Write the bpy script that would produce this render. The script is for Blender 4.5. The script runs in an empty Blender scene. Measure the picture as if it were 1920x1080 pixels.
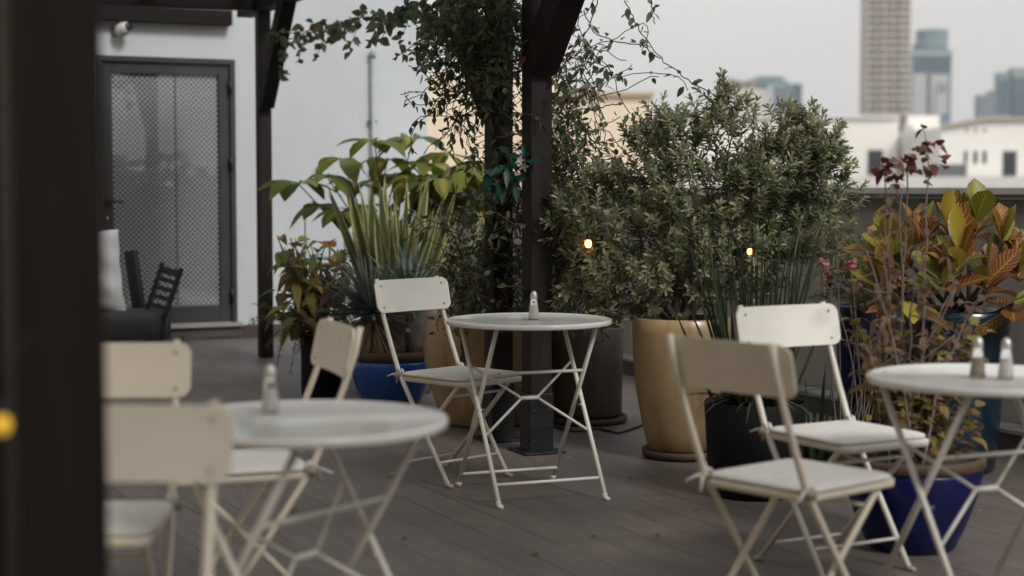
import bpy, math, random
from mathutils import Vector, Matrix, noise as mnoise
R = math.radians
PI = math.pi
C = bpy.context.scene.collection
V = Vector

# ------------------------------------------------------------------ camera maths (photo pixels -> points at a true distance)
FPX, HOR, CAMZ = 3100.0, 350.0, 1.24
PITCH = math.atan((540 - HOR) / FPX)

def P(px, py, d):
    x = (px - 960) / FPX; y = -(py - 540) / FPX
    c, s = math.cos(PITCH), math.sin(PITCH)
    fy = c + y * s
    fz = -s + y * c
    k = d / fy
    return V((x * k, d, CAMZ + fz * k))

def G(px, py):
    x = (px - 960) / FPX; y = -(py - 540) / FPX
    c, s = math.cos(PITCH), math.sin(PITCH)
    k = -CAMZ / (-s + y * c)
    return V((x * k, (c + y * s) * k, 0))

ANG = R(26)
U = V((-math.sin(ANG), math.cos(ANG), 0))     # along the deck boards, away from the camera
W = V((math.cos(ANG), math.sin(ANG), 0))      # across the boards, to the right

# ------------------------------------------------------------------ mesh builder
class MB:
    def __init__(s):
        s.v = []; s.f = []; s.uv = []; s.sm = []
    def add(s, verts, faces, uvs=None, smooth=False):
        b = len(s.v)
        s.v.extend([tuple(p) for p in verts])
        for i, f in enumerate(faces):
            s.f.append(tuple(b + k for k in f))
            s.uv.append([uvs[k] for k in f] if uvs else None)
            s.sm.append(smooth)
    def box(s, c, size, rot=0, M=None):
        x, y, z = size[0] / 2, size[1] / 2, size[2] / 2
        pts = [V((i * x, j * y, k * z)) for i in (-1, 1) for j in (-1, 1) for k in (-1, 1)]
        if M is None: M = Matrix.Rotation(rot, 3, 'Z')
        c = V(c)
        s.add([c + M @ p for p in pts], [(0, 1, 3, 2), (4, 6, 7, 5), (0, 4, 5, 1), (2, 3, 7, 6), (0, 2, 6, 4), (1, 5, 7, 3)])
    def beam(s, a, b, w, h, up=(0, 0, 1)):
        a, b = V(a), V(b); d = (b - a); L = d.length; d.normalize()
        sd = d.cross(V(up)).normalized(); u2 = sd.cross(d)
        M = Matrix((d, sd, u2)).transposed()
        s.box((a + b) / 2, (L, w, h), M=M)
    def tube(s, pts, r, n=8, caps=True, smooth=True):
        pts = [V(p) for p in pts]
        rs = r if isinstance(r, (list, tuple)) else [r] * len(pts)
        d0 = (pts[1] - pts[0]).normalized()
        ref = V((0, 0, 1)) if abs(d0.z) < .9 else V((1, 0, 0))
        a = d0.cross(ref).normalized()
        vs = []; fs = []
        for i, p in enumerate(pts):
            if i == 0: d = pts[1] - pts[0]
            elif i == len(pts) - 1: d = pts[-1] - pts[-2]
            else: d = (pts[i + 1] - pts[i]).normalized() + (pts[i] - pts[i - 1]).normalized()
            if d.length < 1e-9: d = d0
            d = d.normalized()
            a = (a - d * a.dot(d))
            a = a.normalized() if a.length > 1e-6 else d.orthogonal().normalized()
            b = d.cross(a)
            for k in range(n):
                t = 2 * PI * k / n
                vs.append(p + (a * math.cos(t) + b * math.sin(t)) * rs[i])
        for i in range(len(pts) - 1):
            for k in range(n):
                fs.append((i * n + k, i * n + (k + 1) % n, (i + 1) * n + (k + 1) % n, (i + 1) * n + k))
        if caps:
            fs.append(tuple(range(n - 1, -1, -1)))
            m = (len(pts) - 1) * n
            fs.append(tuple(m + k for k in range(n)))
        s.add(vs, fs, smooth=smooth)
    def lathe(s, prof, n=48, c=(0, 0, 0), smooth=True):
        c = V(c); vs = []; fs = []
        for (r, z) in prof:
            for k in range(n):
                t = 2 * PI * k / n
                vs.append(c + V((r * math.cos(t), r * math.sin(t), z)))
        for i in range(len(prof) - 1):
            for k in range(n):
                fs.append((i * n + k, i * n + (k + 1) % n, (i + 1) * n + (k + 1) % n, (i + 1) * n + k))
        if prof[0][0] > 1e-4: fs.append(tuple(range(n - 1, -1, -1)))
        if prof[-1][0] > 1e-4:
            m = (len(prof) - 1) * n
            fs.append(tuple(m + k for k in range(n)))
        s.add(vs, fs, smooth=smooth)
    def leaf(s, o, d, nrm, L, Wd, prof, droop=0.0, fold=.25, grav=None):
        o = V(o); d = V(d).normalized(); sd = d.cross(V(nrm))
        if sd.length < 1e-5: sd = d.orthogonal()
        sd.normalize(); up = sd.cross(d)
        n = len(prof) - 1
        vs = []; uv = []; fs = []
        g = V((0, 0, -1)) if grav is None else grav
        for i, w in enumerate(prof):
            t = i / n
            p = o + d * (L * t) + g * (droop * L * t * t)
            hw = w * Wd / 2
            vs += [p - sd * hw + up * (fold * hw), p, p + sd * hw + up * (fold * hw)]
            uv += [(0, t), (.5, t), (1, t)]
        for i in range(n):
            a = i * 3
            fs += [(a, a + 1, a + 4, a + 3), (a + 1, a + 2, a + 5, a + 4)]
        s.add(vs, fs, uv, True)
    def build(s, name, mat, parent=None, loc=None, rot=None):
        me = bpy.data.meshes.new(name)
        me.from_pydata(s.v, [], s.f)
        if any(u is not None for u in s.uv):
            l = me.uv_layers.new(name='UVMap')
            flat = []
            for f, u in zip(s.f, s.uv):
                for k in range(len(f)): flat.extend(u[k] if u else (0.5, 0.5))
            l.data.foreach_set('uv', flat)
        me.polygons.foreach_set('use_smooth', s.sm)
        me.materials.append(mat)
        me.update()
        o = bpy.data.objects.new(name, me); C.objects.link(o)
        if parent: o.parent = parent
        if loc is not None: o.location = loc
        if rot is not None: o.rotation_euler = rot
        return o

OVATE = (.12, .85, 1.0, .62, .03)
SMALL = (.15, 1.0, .75, .03)
ELL = (.1, .8, 1.0, .85, .5, .03)
STRAP = (.55, .8, 1.0, .98, .82, .5, .03)
OBO = (.18, .7, 1.0, .22)
PALM = (.08, .45, .82, 1.0, .8, .05)
BLADE = (1.0, .9, .7, .45, .05)

def bevel(o, w=.004, seg=2):
    m = o.modifiers.new('bevel', 'BEVEL'); m.width = w; m.segments = seg; m.limit_method = 'ANGLE'
    m.harden_normals = False
    return o

def tag(o, label, cat, group=None):
    o['label'] = label; o['category'] = cat
    if group: o['group'] = group
    return o

def thing(name, label, cat, loc=(0, 0, 0), rz=0, group=None):
    o = bpy.data.objects.new(name, None); C.objects.link(o)
    o.empty_display_size = .1
    o.location = loc; o.rotation_euler = (0, 0, rz)
    return tag(o, label, cat, group)

def struct(o):
    o['kind'] = 'structure'; return o

KIDS = {}
def copy_tree(o, parent=None):
    c = o.copy(); C.objects.link(c)
    if parent: c.parent = parent
    for ch in list(o.children): copy_tree(ch, c)
    return c

# ------------------------------------------------------------------ materials
def new_mat(name):
    m = bpy.data.materials.new(name); m.use_nodes = True
    nt = m.node_tree
    return m, nt, nt.nodes['Principled BSDF']

def L_(nt, a, b): nt.links.new(a, b)

def ramp(nt, fac, cols, pos=None, interp='LINEAR'):
    r = nt.nodes.new('ShaderNodeValToRGB'); e = r.color_ramp.elements
    r.color_ramp.interpolation = interp
    n = len(cols)
    while len(e) < n: e.new(.5)
    for i, c in enumerate(cols):
        e[i].position = pos[i] if pos else i / max(1, n - 1)
        e[i].color = (*c, 1)
    if fac is not None: L_(nt, fac, r.inputs['Fac'])
    return r

def noise(nt, vec, scale, detail=5, rough=.6):
    n = nt.nodes.new('ShaderNodeTexNoise'); n.inputs['Scale'].default_value = scale
    n.inputs['Detail'].default_value = detail; n.inputs['Roughness'].default_value = rough
    if vec is not None: L_(nt, vec, n.inputs['Vector'])
    return n

def mapping(nt, vec, scale=(1, 1, 1), rot=(0, 0, 0), loc=(0, 0, 0)):
    m = nt.nodes.new('ShaderNodeMapping')
    m.inputs['Scale'].default_value = scale; m.inputs['Rotation'].default_value = rot; m.inputs['Location'].default_value = loc
    L_(nt, vec, m.inputs['Vector']); return m

def math_(nt, op, a, b=None, c=None):
    m = nt.nodes.new('ShaderNodeMath'); m.operation = op
    for i, x in enumerate((a, b, c)):
        if x is None: continue
        if isinstance(x, (int, float)): m.inputs[i].default_value = x
        else: L_(nt, x, m.inputs[i])
    return m.outputs[0]

def mixc(nt, fac, a, b, blend='MIX'):
    m = nt.nodes.new('ShaderNodeMix'); m.data_type = 'RGBA'; m.blend_type = blend
    for sock, x in ((m.inputs['Factor'], fac), (m.inputs['A'], a), (m.inputs['B'], b)):
        if isinstance(x, tuple): sock.default_value = (*x, 1) if len(x) == 3 else x
        elif isinstance(x, (int, float)): sock.default_value = x
        else: L_(nt, x, sock)
    return m.outputs['Result']

def bump(nt, bs, h, strength=.2, dist=.01):
    b = nt.nodes.new('ShaderNodeBump'); b.inputs['Strength'].default_value = strength; b.inputs['Distance'].default_value = dist
    L_(nt, h, b.inputs['Height']); L_(nt, b.outputs['Normal'], bs.inputs['Normal'])

def mat(name, c1, c2=None, scale=6, rough=.6, metal=0, bmp=0, bscale=60, stretch=(1, 1, 1), coat=0, p=(.35, .7), spec=.5):
    m, nt, bs = new_mat(name)
    bs.inputs['Roughness'].default_value = rough; bs.inputs['Metallic'].default_value = metal
    bs.inputs['Coat Weight'].default_value = coat; bs.inputs['Coat Roughness'].default_value = .08
    bs.inputs['Specular IOR Level'].default_value = spec
    tc = nt.nodes.new('ShaderNodeTexCoord'); mp = mapping(nt, tc.outputs['Object'], stretch)
    if c2 is None: c2 = tuple(x * .8 for x in c1)
    n = noise(nt, mp.outputs[0], scale, 6, .65)
    r = ramp(nt, n.outputs['Fac'], [c1, c2], p)
    L_(nt, r.outputs[0], bs.inputs['Base Color'])
    rr = nt.nodes.new('ShaderNodeMapRange'); rr.inputs['To Min'].default_value = max(.02, rough - .1); rr.inputs['To Max'].default_value = min(1, rough + .12)
    L_(nt, n.outputs['Fac'], rr.inputs['Value']); L_(nt, rr.outputs[0], bs.inputs['Roughness'])
    if bmp:
        n2 = noise(nt, mp.outputs[0], bscale, 4, .6); bump(nt, bs, n2.outputs['Fac'], bmp, .004)
    return m

def leafmat(name, cols, pos=None, trans=.3, rough=.45, mode=None, c_edge=None, edge=(.62, .8), spec=.4):
    """every leaf takes its own colour of the ramp (random per island); mode adds a margin or veins along the leaf's UV"""
    m, nt, bs = new_mat(name)
    g = nt.nodes.new('ShaderNodeNewGeometry')
    r = ramp(nt, g.outputs['Random Per Island'], cols, pos)
    col = r.outputs[0]
    tc = nt.nodes.new('ShaderNodeTexCoord')
    n = noise(nt, tc.outputs['Object'], 35, 3)
    col = mixc(nt, math_(nt, 'MULTIPLY', n.outputs['Fac'], .35), col, tuple(x * .6 for x in cols[0]))
    if mode:
        sp = nt.nodes.new('ShaderNodeSeparateXYZ'); L_(nt, tc.outputs['UV'], sp.inputs[0])
        a = math_(nt, 'ABSOLUTE', math_(nt, 'SUBTRACT', sp.outputs['X'], .5))
        a = math_(nt, 'MULTIPLY', a, 2)
        if mode == 'margin':
            nn = noise(nt, mapping(nt, tc.outputs['Object'], (40, 40, 40)).outputs[0], 1, 3)
            a2 = math_(nt, 'ADD', a, math_(nt, 'MULTIPLY', math_(nt, 'SUBTRACT', nn.outputs['Fac'], .5), .5))
            fr = ramp(nt, a2, [(0, 0, 0), (1, 1, 1)], edge)
            col = mixc(nt, fr.outputs[0], col, c_edge)
        elif mode == 'centre':
            nn = noise(nt, mapping(nt, tc.outputs['Object'], (40, 40, 40)).outputs[0], 1, 3)
            a2 = math_(nt, 'ADD', a, math_(nt, 'MULTIPLY', math_(nt, 'SUBTRACT', nn.outputs['Fac'], .5), .7))
            fr = ramp(nt, a2, [(1, 1, 1), (0, 0, 0)], edge)
            sel = ramp(nt, math_(nt, 'FRACT', math_(nt, 'MULTIPLY', g.outputs['Random Per Island'], 7.3)), [(0, 0, 0), (1, 1, 1)], (.25, .6))
            col = mixc(nt, math_(nt, 'MULTIPLY', fr.outputs[0], sel.outputs[0]), col, c_edge)
        elif mode == 'veins':
            w = math_(nt, 'SUBTRACT', math_(nt, 'MULTIPLY', sp.outputs['Y'], 9), math_(nt, 'MULTIPLY', a, 2.2))
            fr = math_(nt, 'ABSOLUTE', math_(nt, 'SUBTRACT', math_(nt, 'FRACT', w), .5))
            vn = ramp(nt, fr, [(1, 1, 1), (0, 0, 0)], (.07, .17))
            mid = ramp(nt, a, [(1, 1, 1), (0, 0, 0)], (.05, .14))
            f = math_(nt, 'MAXIMUM', vn.outputs[0], mid.outputs[0])
            col = mixc(nt, math_(nt, 'MULTIPLY', f, .75), col, c_edge)
    L_(nt, col, bs.inputs['Base Color'])
    bs.inputs['Roughness'].default_value = rough
    bs.inputs['Specular IOR Level'].default_value = spec
    if trans:
        t = nt.nodes.new('ShaderNodeBsdfTranslucent'); L_(nt, col, t.inputs['Color'])
        mx = nt.nodes.new('ShaderNodeMixShader'); mx.inputs[0].default_value = trans
        L_(nt, bs.outputs[0], mx.inputs[1]); L_(nt, t.outputs[0], mx.inputs[2])
        L_(nt, mx.outputs[0], nt.nodes['Material Output'].inputs['Surface'])
    return m

def emit(name, col, s):
    m, nt, bs = new_mat(name)
    bs.inputs['Base Color'].default_value = (*col, 1)
    bs.inputs['Emission Color'].default_value = (*col, 1); bs.inputs['Emission Strength'].default_value = s
    return m

def glass(name, col=(1, 1, 1), rough=.03):
    m, nt, bs = new_mat(name)
    bs.inputs['Base Color'].default_value = (*col, 1); bs.inputs['Transmission Weight'].default_value = 1
    bs.inputs['Roughness'].default_value = rough; bs.inputs['IOR'].default_value = 1.45
    return m

def deck_mat():
    m, nt, bs = new_mat('deck_planks')
    tc = nt.nodes.new('ShaderNodeTexCoord')
    mp = nt.nodes.new('ShaderNodeMapping'); mp.inputs['Rotation'].default_value = (0, 0, -ANG)
    L_(nt, tc.outputs['Object'], mp.inputs['Vector'])        # x = across, y = along
    sp = nt.nodes.new('ShaderNodeSeparateXYZ'); L_(nt, mp.outputs[0], sp.inputs[0])
    q = math_(nt, 'DIVIDE', sp.outputs['X'], .165)
    idx = math_(nt, 'FLOOR', q); fr = math_(nt, 'FRACT', q)
    gap = math_(nt, 'LESS_THAN', math_(nt, 'ABSOLUTE', math_(nt, 'SUBTRACT', fr, .5)), .478)
    wn = nt.nodes.new('ShaderNodeTexWhiteNoise'); wn.noise_dimensions = '1D'; L_(nt, idx, wn.inputs['W'])
    yy = math_(nt, 'ADD', math_(nt, 'DIVIDE', sp.outputs['Y'], 1.9), math_(nt, 'MULTIPLY', wn.outputs['Value'], 5))
    yf = math_(nt, 'FRACT', yy)
    gap2 = math_(nt, 'GREATER_THAN', yf, .004)
    wn2 = nt.nodes.new('ShaderNodeTexWhiteNoise'); wn2.noise_dimensions = '2D'
    cb = nt.nodes.new('ShaderNodeCombineXYZ'); L_(nt, idx, cb.inputs[0]); L_(nt, math_(nt, 'FLOOR', yy), cb.inputs[1]); L_(nt, cb.outputs[0], wn2.inputs['Vector'])
    base = ramp(nt, wn2.outputs['Value'], [(.098, .082, .075), (.155, .134, .123), (.12, .103, .096)])
    gr = noise(nt, mapping(nt, mp.outputs[0], (60, 2.5, 1)).outputs[0], 1, 6, .7)
    col = mixc(nt, .55, base.outputs[0], ramp(nt, gr.outputs['Fac'], [(.07, .059, .054), (.19, .166, .153)], (.3, .7)).outputs[0])
    st = noise(nt, tc.outputs['Object'], 1.1, 6, .65)
    col = mixc(nt, ramp(nt, st.outputs['Fac'], [(0, 0, 0), (.55, .55, .55)], (.45, .7)).outputs[0], col, (.075, .067, .062))
    # white paint flecks and dry petals
    vo = nt.nodes.new('ShaderNodeTexVoronoi'); vo.inputs['Scale'].default_value = 7
    L_(nt, tc.outputs['Object'], vo.inputs['Vector'])
    msk = noise(nt, tc.outputs['Object'], .9, 2)
    fl = math_(nt, 'MULTIPLY', math_(nt, 'LESS_THAN', vo.outputs['Distance'], .055), math_(nt, 'GREATER_THAN', msk.outputs['Fac'], .5))
    col = mixc(nt, math_(nt, 'MULTIPLY', fl, .6), col, (.5, .48, .44))
    gn = noise(nt, tc.outputs['Object'], 2.3, 3)
    gv = ramp(nt, gn.outputs['Fac'], [(0, 0, 0), (1, 1, 1)], (.4, .62))
    g0 = math_(nt, 'MULTIPLY', gap, gap2)
    g = math_(nt, 'MAXIMUM', g0, math_(nt, 'MULTIPLY', gv.outputs[0], .75))
    col = mixc(nt, g, (.05, .043, .04), col)
    L_(nt, col, bs.inputs['Base Color'])
    rg = ramp(nt, st.outputs['Fac'], [(.42, .42, .42), (.62, .62, .62)])
    L_(nt, rg.outputs[0], bs.inputs['Roughness'])
    bs.inputs['Specular IOR Level'].default_value = .35
    h = math_(nt, 'ADD', g, math_(nt, 'MULTIPLY', gr.outputs['Fac'], .25))
    bump(nt, bs, h, .5, .003)
    return m

def dotted_glass():
    m, nt, bs = new_mat('dotted_door_glass')
    tc = nt.nodes.new('ShaderNodeTexCoord')
    mp = mapping(nt, tc.outputs['Object'], (1 / .032, 1, 1 / .032), (0, R(45), 0))
    mp.vector_type = 'POINT'
    rot = nt.nodes.new('ShaderNodeMapping'); rot.inputs['Rotation'].default_value = (0, R(45), 0)
    L_(nt, tc.outputs['Object'], rot.inputs['Vector'])
    sp = nt.nodes.new('ShaderNodeSeparateXYZ'); L_(nt, rot.outputs[0], sp.inputs[0])
    k = 1 / .0295
    a = math_(nt, 'SUBTRACT', math_(nt, 'FRACT', math_(nt, 'MULTIPLY', sp.outputs['X'], k)), .5)
    b = math_(nt, 'SUBTRACT', math_(nt, 'FRACT', math_(nt, 'MULTIPLY', sp.outputs['Z'], k)), .5)
    d = math_(nt, 'SQRT', math_(nt, 'ADD', math_(nt, 'MULTIPLY', a, a), math_(nt, 'MULTIPLY', b, b)))
    r = ramp(nt, d, [(1, 1, 1), (0, 0, 0)], (.27, .36))
    col = mixc(nt, r.outputs[0], (.02, .028, .03), (.42, .47, .49))
    L_(nt, col, bs.inputs['Base Color']); bs.inputs['Roughness'].default_value = .55
    bs.inputs['Coat Weight'].default_value = 1; bs.inputs['Coat Roughness'].default_value = .02; bs.inputs['Coat IOR'].default_value = 1.75
    return m

def curtain_mat():
    return mat('window_glass', (.05, .055, .06), (.1, .1, .1), 3, .1, coat=.5)

MW = mat('white_painted_steel', (.70, .68, .63), (.60, .58, .52), 9, .42, bmp=.05, bscale=220, p=(.4, .85))
MWB = mat('white_backrest_steel', (.74, .72, .67), (.66, .64, .58), 5, .38, p=(.45, .8), bmp=.03, bscale=150)
MTOP = mat('white_table_enamel', (.70, .70, .68), (.62, .62, .60), 7, .2, coat=.4, p=(.5, .8))
MPAD = mat('white_seat_fabric', (.72, .71, .68), (.62, .61, .58), 30, .85, bmp=.35, bscale=500)
def specks(m_, col, thr=.70, scale=45):
    nt = m_.node_tree; bs = nt.nodes['Principled BSDF']; lk = bs.inputs['Base Color'].links[0].from_socket
    tc = nt.nodes.new('ShaderNodeTexCoord'); n1 = noise(nt, tc.outputs['Object'], scale, 3, .6)
    f = ramp(nt, n1.outputs['Fac'], [(0, 0, 0), (1, 1, 1)], (thr, thr + .04))
    L_(nt, mixc(nt, math_(nt, 'MULTIPLY', f.outputs[0], .8), lk, col), bs.inputs['Base Color'])
specks(MW, (.20, .12, .07)); specks(MWB, (.40, .33, .25), .74, 22)
def weather(m_, col, amt=.6, stretch=(9, 9, .7), lo=.5, hi=.72, scale=1.5):
    nt = m_.node_tree; bs = nt.nodes['Principled BSDF']; lk = bs.inputs['Base Color'].links[0].from_socket
    tc = nt.nodes.new('ShaderNodeTexCoord'); n1 = noise(nt, mapping(nt, tc.outputs['Object'], stretch).outputs[0], scale, 5, .65)
    f = ramp(nt, n1.outputs['Fac'], [(0, 0, 0), (1, 1, 1)], (lo, hi))
    L_(nt, mixc(nt, math_(nt, 'MULTIPLY', f.outputs[0], amt), lk, col), bs.inputs['Base Color'])
MDBOLT = mat('dark_bolt', (.07, .07, .07), None, 20, .5, .5)
MBOLT = mat('steel_bolt', (.52, .50, .47), None, 20, .3, 1)
MRUST = mat('worn_foot_steel', (.42, .38, .33), (.2, .16, .12), 60, .6)
MWOOD = mat('dark_stained_timber', (.009, .0062, .0052), (.021, .0145, .012), 1.6, .55, stretch=(14, 14, 1.2), bmp=.4, bscale=5, spec=.25)
MWOODH = mat('dark_stained_beam', (.007, .005, .0042), (.014, .010, .0085), 3, .7, spec=.2, bmp=.2, bscale=30)
MSHOE = mat('black_post_shoe', (.008, .009, .012), (.016, .017, .02), 12, .5, metal=.3)
MWALL = mat('grey_white_render', (.52, .56, .585), (.455, .495, .52), .8, .85, bmp=.25, bscale=180)
MPLINTH = mat('dark_plinth', (.05, .042, .036), (.08, .07, .06), 5, .7)
MFRAME = mat('dark_grey_aluminium', (.030, .032, .034), (.045, .046, .047), 4, .42, metal=.2)
MBLACK = mat('black_plastic', (.008, .008, .009), (.014, .014, .015), 9, .45)
MCAMW = mat('white_plastic', (.6, .6, .58), None, 9, .35)
MDOT = dotted_glass()
MPAR = mat('parapet_render', (.42, .40, .375), (.33, .315, .30), 1.2, .88, bmp=.3, bscale=120)
MCOP = mat('white_coping', (.66, .65, .62), (.56, .55, .52), 2, .7)
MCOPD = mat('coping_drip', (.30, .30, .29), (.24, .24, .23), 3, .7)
MCURB = mat('curb_tiles', (.06, .052, .047), (.09, .08, .072), 5, .6)
MCURBT = mat('curb_cap', (.32, .31, .30), (.22, .21, .2), 8, .6)
MTAN = mat('tan_glaze', (.38, .265, .135), (.25, .165, .078), 3.2, .36, bmp=.06, bscale=40, coat=.25, p=(.35, .72), stretch=(1, 1, .6))
MBLUE = mat('cobalt_glaze', (.006, .085, .40), (.005, .055, .28), 3, .18, coat=.5)
MNAVY = mat('deep_blue_glaze', (.005, .008, .085), (.003, .005, .05), 3, .35, coat=.08, spec=.3)
MTEAL = mat('teal_glaze', (.006, .024, .042), (.004, .012, .025), 2.5, .2, coat=.5)
MGREYP = mat('grey_brown_planter', (.085, .075, .062), (.055, .048, .04), 4, .55, bmp=.15, bscale=60)
MBLKP = mat('black_planter', (.004, .004, .005), (.008, .008, .009), 6, .65, spec=.2)
MTERRA = mat('brown_terracotta', (.06, .033, .021), (.095, .055, .036), 8, .75, bmp=.2)
weather(MTAN, (.17, .11, .055), .7); weather(MTAN, (.44, .37, .27), .5, (30, 30, 30), .62, .72, 1); weather(MGREYP, (.15, .135, .115), .6); weather(MBLUE, (.02, .10, .30), .5)
weather(MWALL, (.44, .47, .48), .35, (2.5, 2.5, .25), .45, .75, 1.2); weather(MPAR, (.24, .225, .205), .6, (3, 3, .4), .45, .7, 1.5)
MSOIL = mat('potting_soil', (.02, .014, .01), (.06, .045, .03), 60, .95, bmp=.8, bscale=90)
MCUSH = mat('charcoal_cushion', (.022, .025, .028), (.035, .038, .042), 40, .9, bmp=.3, bscale=300)
MPILL = mat('white_pillow_fabric', (.68, .69, .70), (.58, .59, .6), 6, .9, bmp=.3, bscale=200)
MTURQ = mat('turquoise_metal', (.22, .58, .62), (.18, .50, .54), 8, .4)
MTAGO = mat('orange_tag', (.45, .16, .03), None, 8, .6)
MPIPE = mat('grey_pipe', (.40, .42, .43), (.3, .31, .32), 6, .45)
MGLASS = glass('shaker_glass', (.93, .95, .95), .06)
MSALT = mat('salt_grains', (.8, .79, .76), (.7, .69, .66), 80, .8)
MPEP = mat('pepper_grains', (.44, .36, .28), (.30, .24, .18), 90, .8)
MCHROME = mat('chrome_cap', (.62, .62, .61), (.52, .52, .51), 20, .38, .8)
MBARK = mat('shrub_bark', (.07, .055, .042), (.12, .1, .08), 30, .85, bmp=.5)
MVINE = mat('vine_stem', (.045, .03, .022), (.09, .065, .05), 40, .85)
MPALE = mat('pale_dry_stem', (.19, .155, .125), (.12, .095, .075), 30, .8)
MDRY = leafmat('dry_leaf_skirt', [(.16, .10, .055), (.26, .18, .11), (.2, .13, .08)], trans=.1, rough=.7)

LSHRUB = leafmat('grey_green_shrub_leaf', [(.12, .145, .07), (.23, .26, .14), (.34, .36, .22), (.45, .46, .29), (.5, .48, .22)], (0, .3, .6, .88, 1), .42, .36, spec=.6)
LVINE = leafmat('dark_vine_leaf', [(.055, .085, .038), (.095, .13, .06), (.16, .19, .10), (.18, .14, .08), (.2, .04, .045)], (0, .4, .84, .96, 1), .4, .42)
LVINEG = leafmat('blue_green_vine_leaf', [(.012, .06, .04), (.02, .09, .06), (.035, .11, .07)], None, .3, .4)
LSCHEF = leafmat('yellow_green_umbrella_leaf', [(.07, .12, .025), (.15, .20, .035), (.24, .26, .045), (.10, .16, .03)], None, .5, .35, 'centre', (.42, .36, .06), (.2, .55))
LSANS = leafmat('banded_sword_leaf', [(.07, .115, .05), (.12, .165, .07), (.17, .19, .10)], None, .25, .38, 'margin', (.52, .47, .22), (.5, .68))
LYUC = leafmat('blue_grey_blade', [(.09, .125, .11), (.15, .195, .175), (.24, .285, .26)], None, .1, .5)
LCROT = leafmat('croton_leaf', [(.10, .022, .014), (.22, .045, .02), (.10, .15, .02), (.20, .25, .03), (.30, .07, .025), (.48, .42, .05)], (0, .36, .5, .64, .84, 1), .3, .38, 'veins', (.40, .30, .04))
LBROWN = leafmat('mottled_brown_leaf', [(.20, .12, .07), (.30, .29, .08), (.50, .42, .10), (.22, .09, .10), (.25, .33, .10), (.14, .2, .07)], None, .45, .45)
LREED = leafmat('dark_reed', [(.018, .032, .014), (.035, .055, .025), (.05, .07, .035)], None, .05, .45)
LFERN = leafmat('feathery_fern', [(.12, .15, .06), (.19, .21, .09), (.25, .23, .11)], None, .3, .6)
LFADE = leafmat('faded_autumn_leaf', [(.15, .075, .05), (.19, .11, .05), (.10, .035, .035), (.22, .16, .06), (.17, .105, .085)], None, .35, .6)
LLOW = leafmat('yellow_brown_low_leaf', [(.16, .09, .045), (.26, .20, .05), (.30, .17, .07), (.34, .29, .06), (.20, .12, .09)], None, .4, .6)
LRED = leafmat('dark_red_leaf', [(.12, .02, .03), (.2, .05, .04), (.15, .12, .04)], None, .35, .5)
LYEL = leafmat('yellow_green_leaf', [(.20, .20, .03), (.14, .17, .03), (.09, .13, .03)], None, .35, .45)
LGREEN = leafmat('mid_green_leaf', [(.03, .06, .02), (.06, .10, .03), (.09, .12, .045)], None, .25, .42)
PETAL = leafmat('white_jasmine_petal', [(.7, .68, .64), (.6, .58, .55)], None, .3, .6)
PINK = leafmat('pink_petal', [(.45, .16, .18), (.55, .28, .26), (.4, .08, .10)], None, .3, .6)

# ------------------------------------------------------------------ setting
rng = random.Random(11)
m = MB(); m.box((0, 0, -14.2), (4400, 4400, .4)); struct(m.build('ground', mat('city_ground', (.16, .15, .14), (.10, .10, .10), .02, .9)))
# parapet line
CORN = V((1.61, 9.13, 0))
wallp = V((-2.86, 13.3, 0))            # a point of the house wall
# corner where wall line (dir W) meets parapet line (dir U)
def meet(p, d, q, e):
    r = q - p; den = d.x * e.y - d.y * e.x
    t = (r.x * e.y - r.y * e.x) / den
    return p + d * t
PL = CORN + W * .18
corner = meet(wallp, W, PL, U)
def plan(a, b): return corner + W * a + U * b     # coordinates from the roof corner
deckM = deck_mat()
m = MB()
m.box((0, 0, -.15), (30, 30, .3))
d = m.build('deck', deckM); struct(d)
# the deck sheet is a rotated slab lying on the roof of our own building
d.data.transform(Matrix.Rotation(ANG, 4, 'Z'))
d.data.transform(Matrix.Translation(plan(-15.0, -15.0)))
m = MB(); m.box(plan(-15, -15) + V((0, 0, -7.16)), (30.3, 30.3, 13.7), ANG)
hb = m.build('apartment_block', mat('block_render', (.4, .39, .37), None, 1, .9))
tag(hb, 'rendered apartment block whose flat roof carries the wooden deck', 'building')

# house wall with door, at the far end of the deck (local x = along W, local y = into the wall)
house = thing('house', 'grey white rendered house wall with dark glazed door at the far left of the deck', 'house', corner, ANG)
m = MB()
HL = 9.0
def wlocal(px):     # pixel -> distance along the wall from the corner
    r = V(((px - 960) / FPX, 1, 0)); p = meet(V((0, 0, 0)), r, corner, W)
    return (p - corner).dot(W), p.y
def zat(px, py):
    a, d_ = wlocal(px); return P(px, py, d_).z
dx0, dx1 = wlocal(182)[0], wlocal(442)[0]
dz0, dz1 = .13, zat(320, 108)
m.box((-HL / 2 + dx0 / 2 - .0, .15, 2.5), (-(-HL - dx0), .3, 5)) if False else None
# wall in pieces round the door opening, butted end to end
x0, x1 = -HL, 0
m.box(((x0 + dx0) / 2, .15, 2.6), (dx0 - x0, .3, 5.2))
m.box(((dx1 + x1) / 2, .15, 2.6), (x1 - dx1, .3, 5.2))
m.box(((dx0 + dx1) / 2, .15, (dz1 + 5.2) / 2), (dx1 - dx0, .3, 5.2 - dz1))
m.box(((dx0 + dx1) / 2, .15, dz0 / 2), (dx1 - dx0, .3, dz0))
m.box((-.15, 4.3, 2.6), (.3, 8.0, 5.2))
m.build('wall', MWALL, house)
m = MB()
m.box((-HL + .15, -9.02, 2.6), (.3, 18.04, 5.2)); m.box((-HL / 2 - 1.05, -18.2, 2.6), (HL - 2.1, .3, 5.2))
m.build('bounce_wall', mat('warm_bounce_plaster', (.80, .63, .42), (.72, .56, .37), 1.2, .9), house)  # unseen wall added to shade the near chairs and bounce warm light
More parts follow.
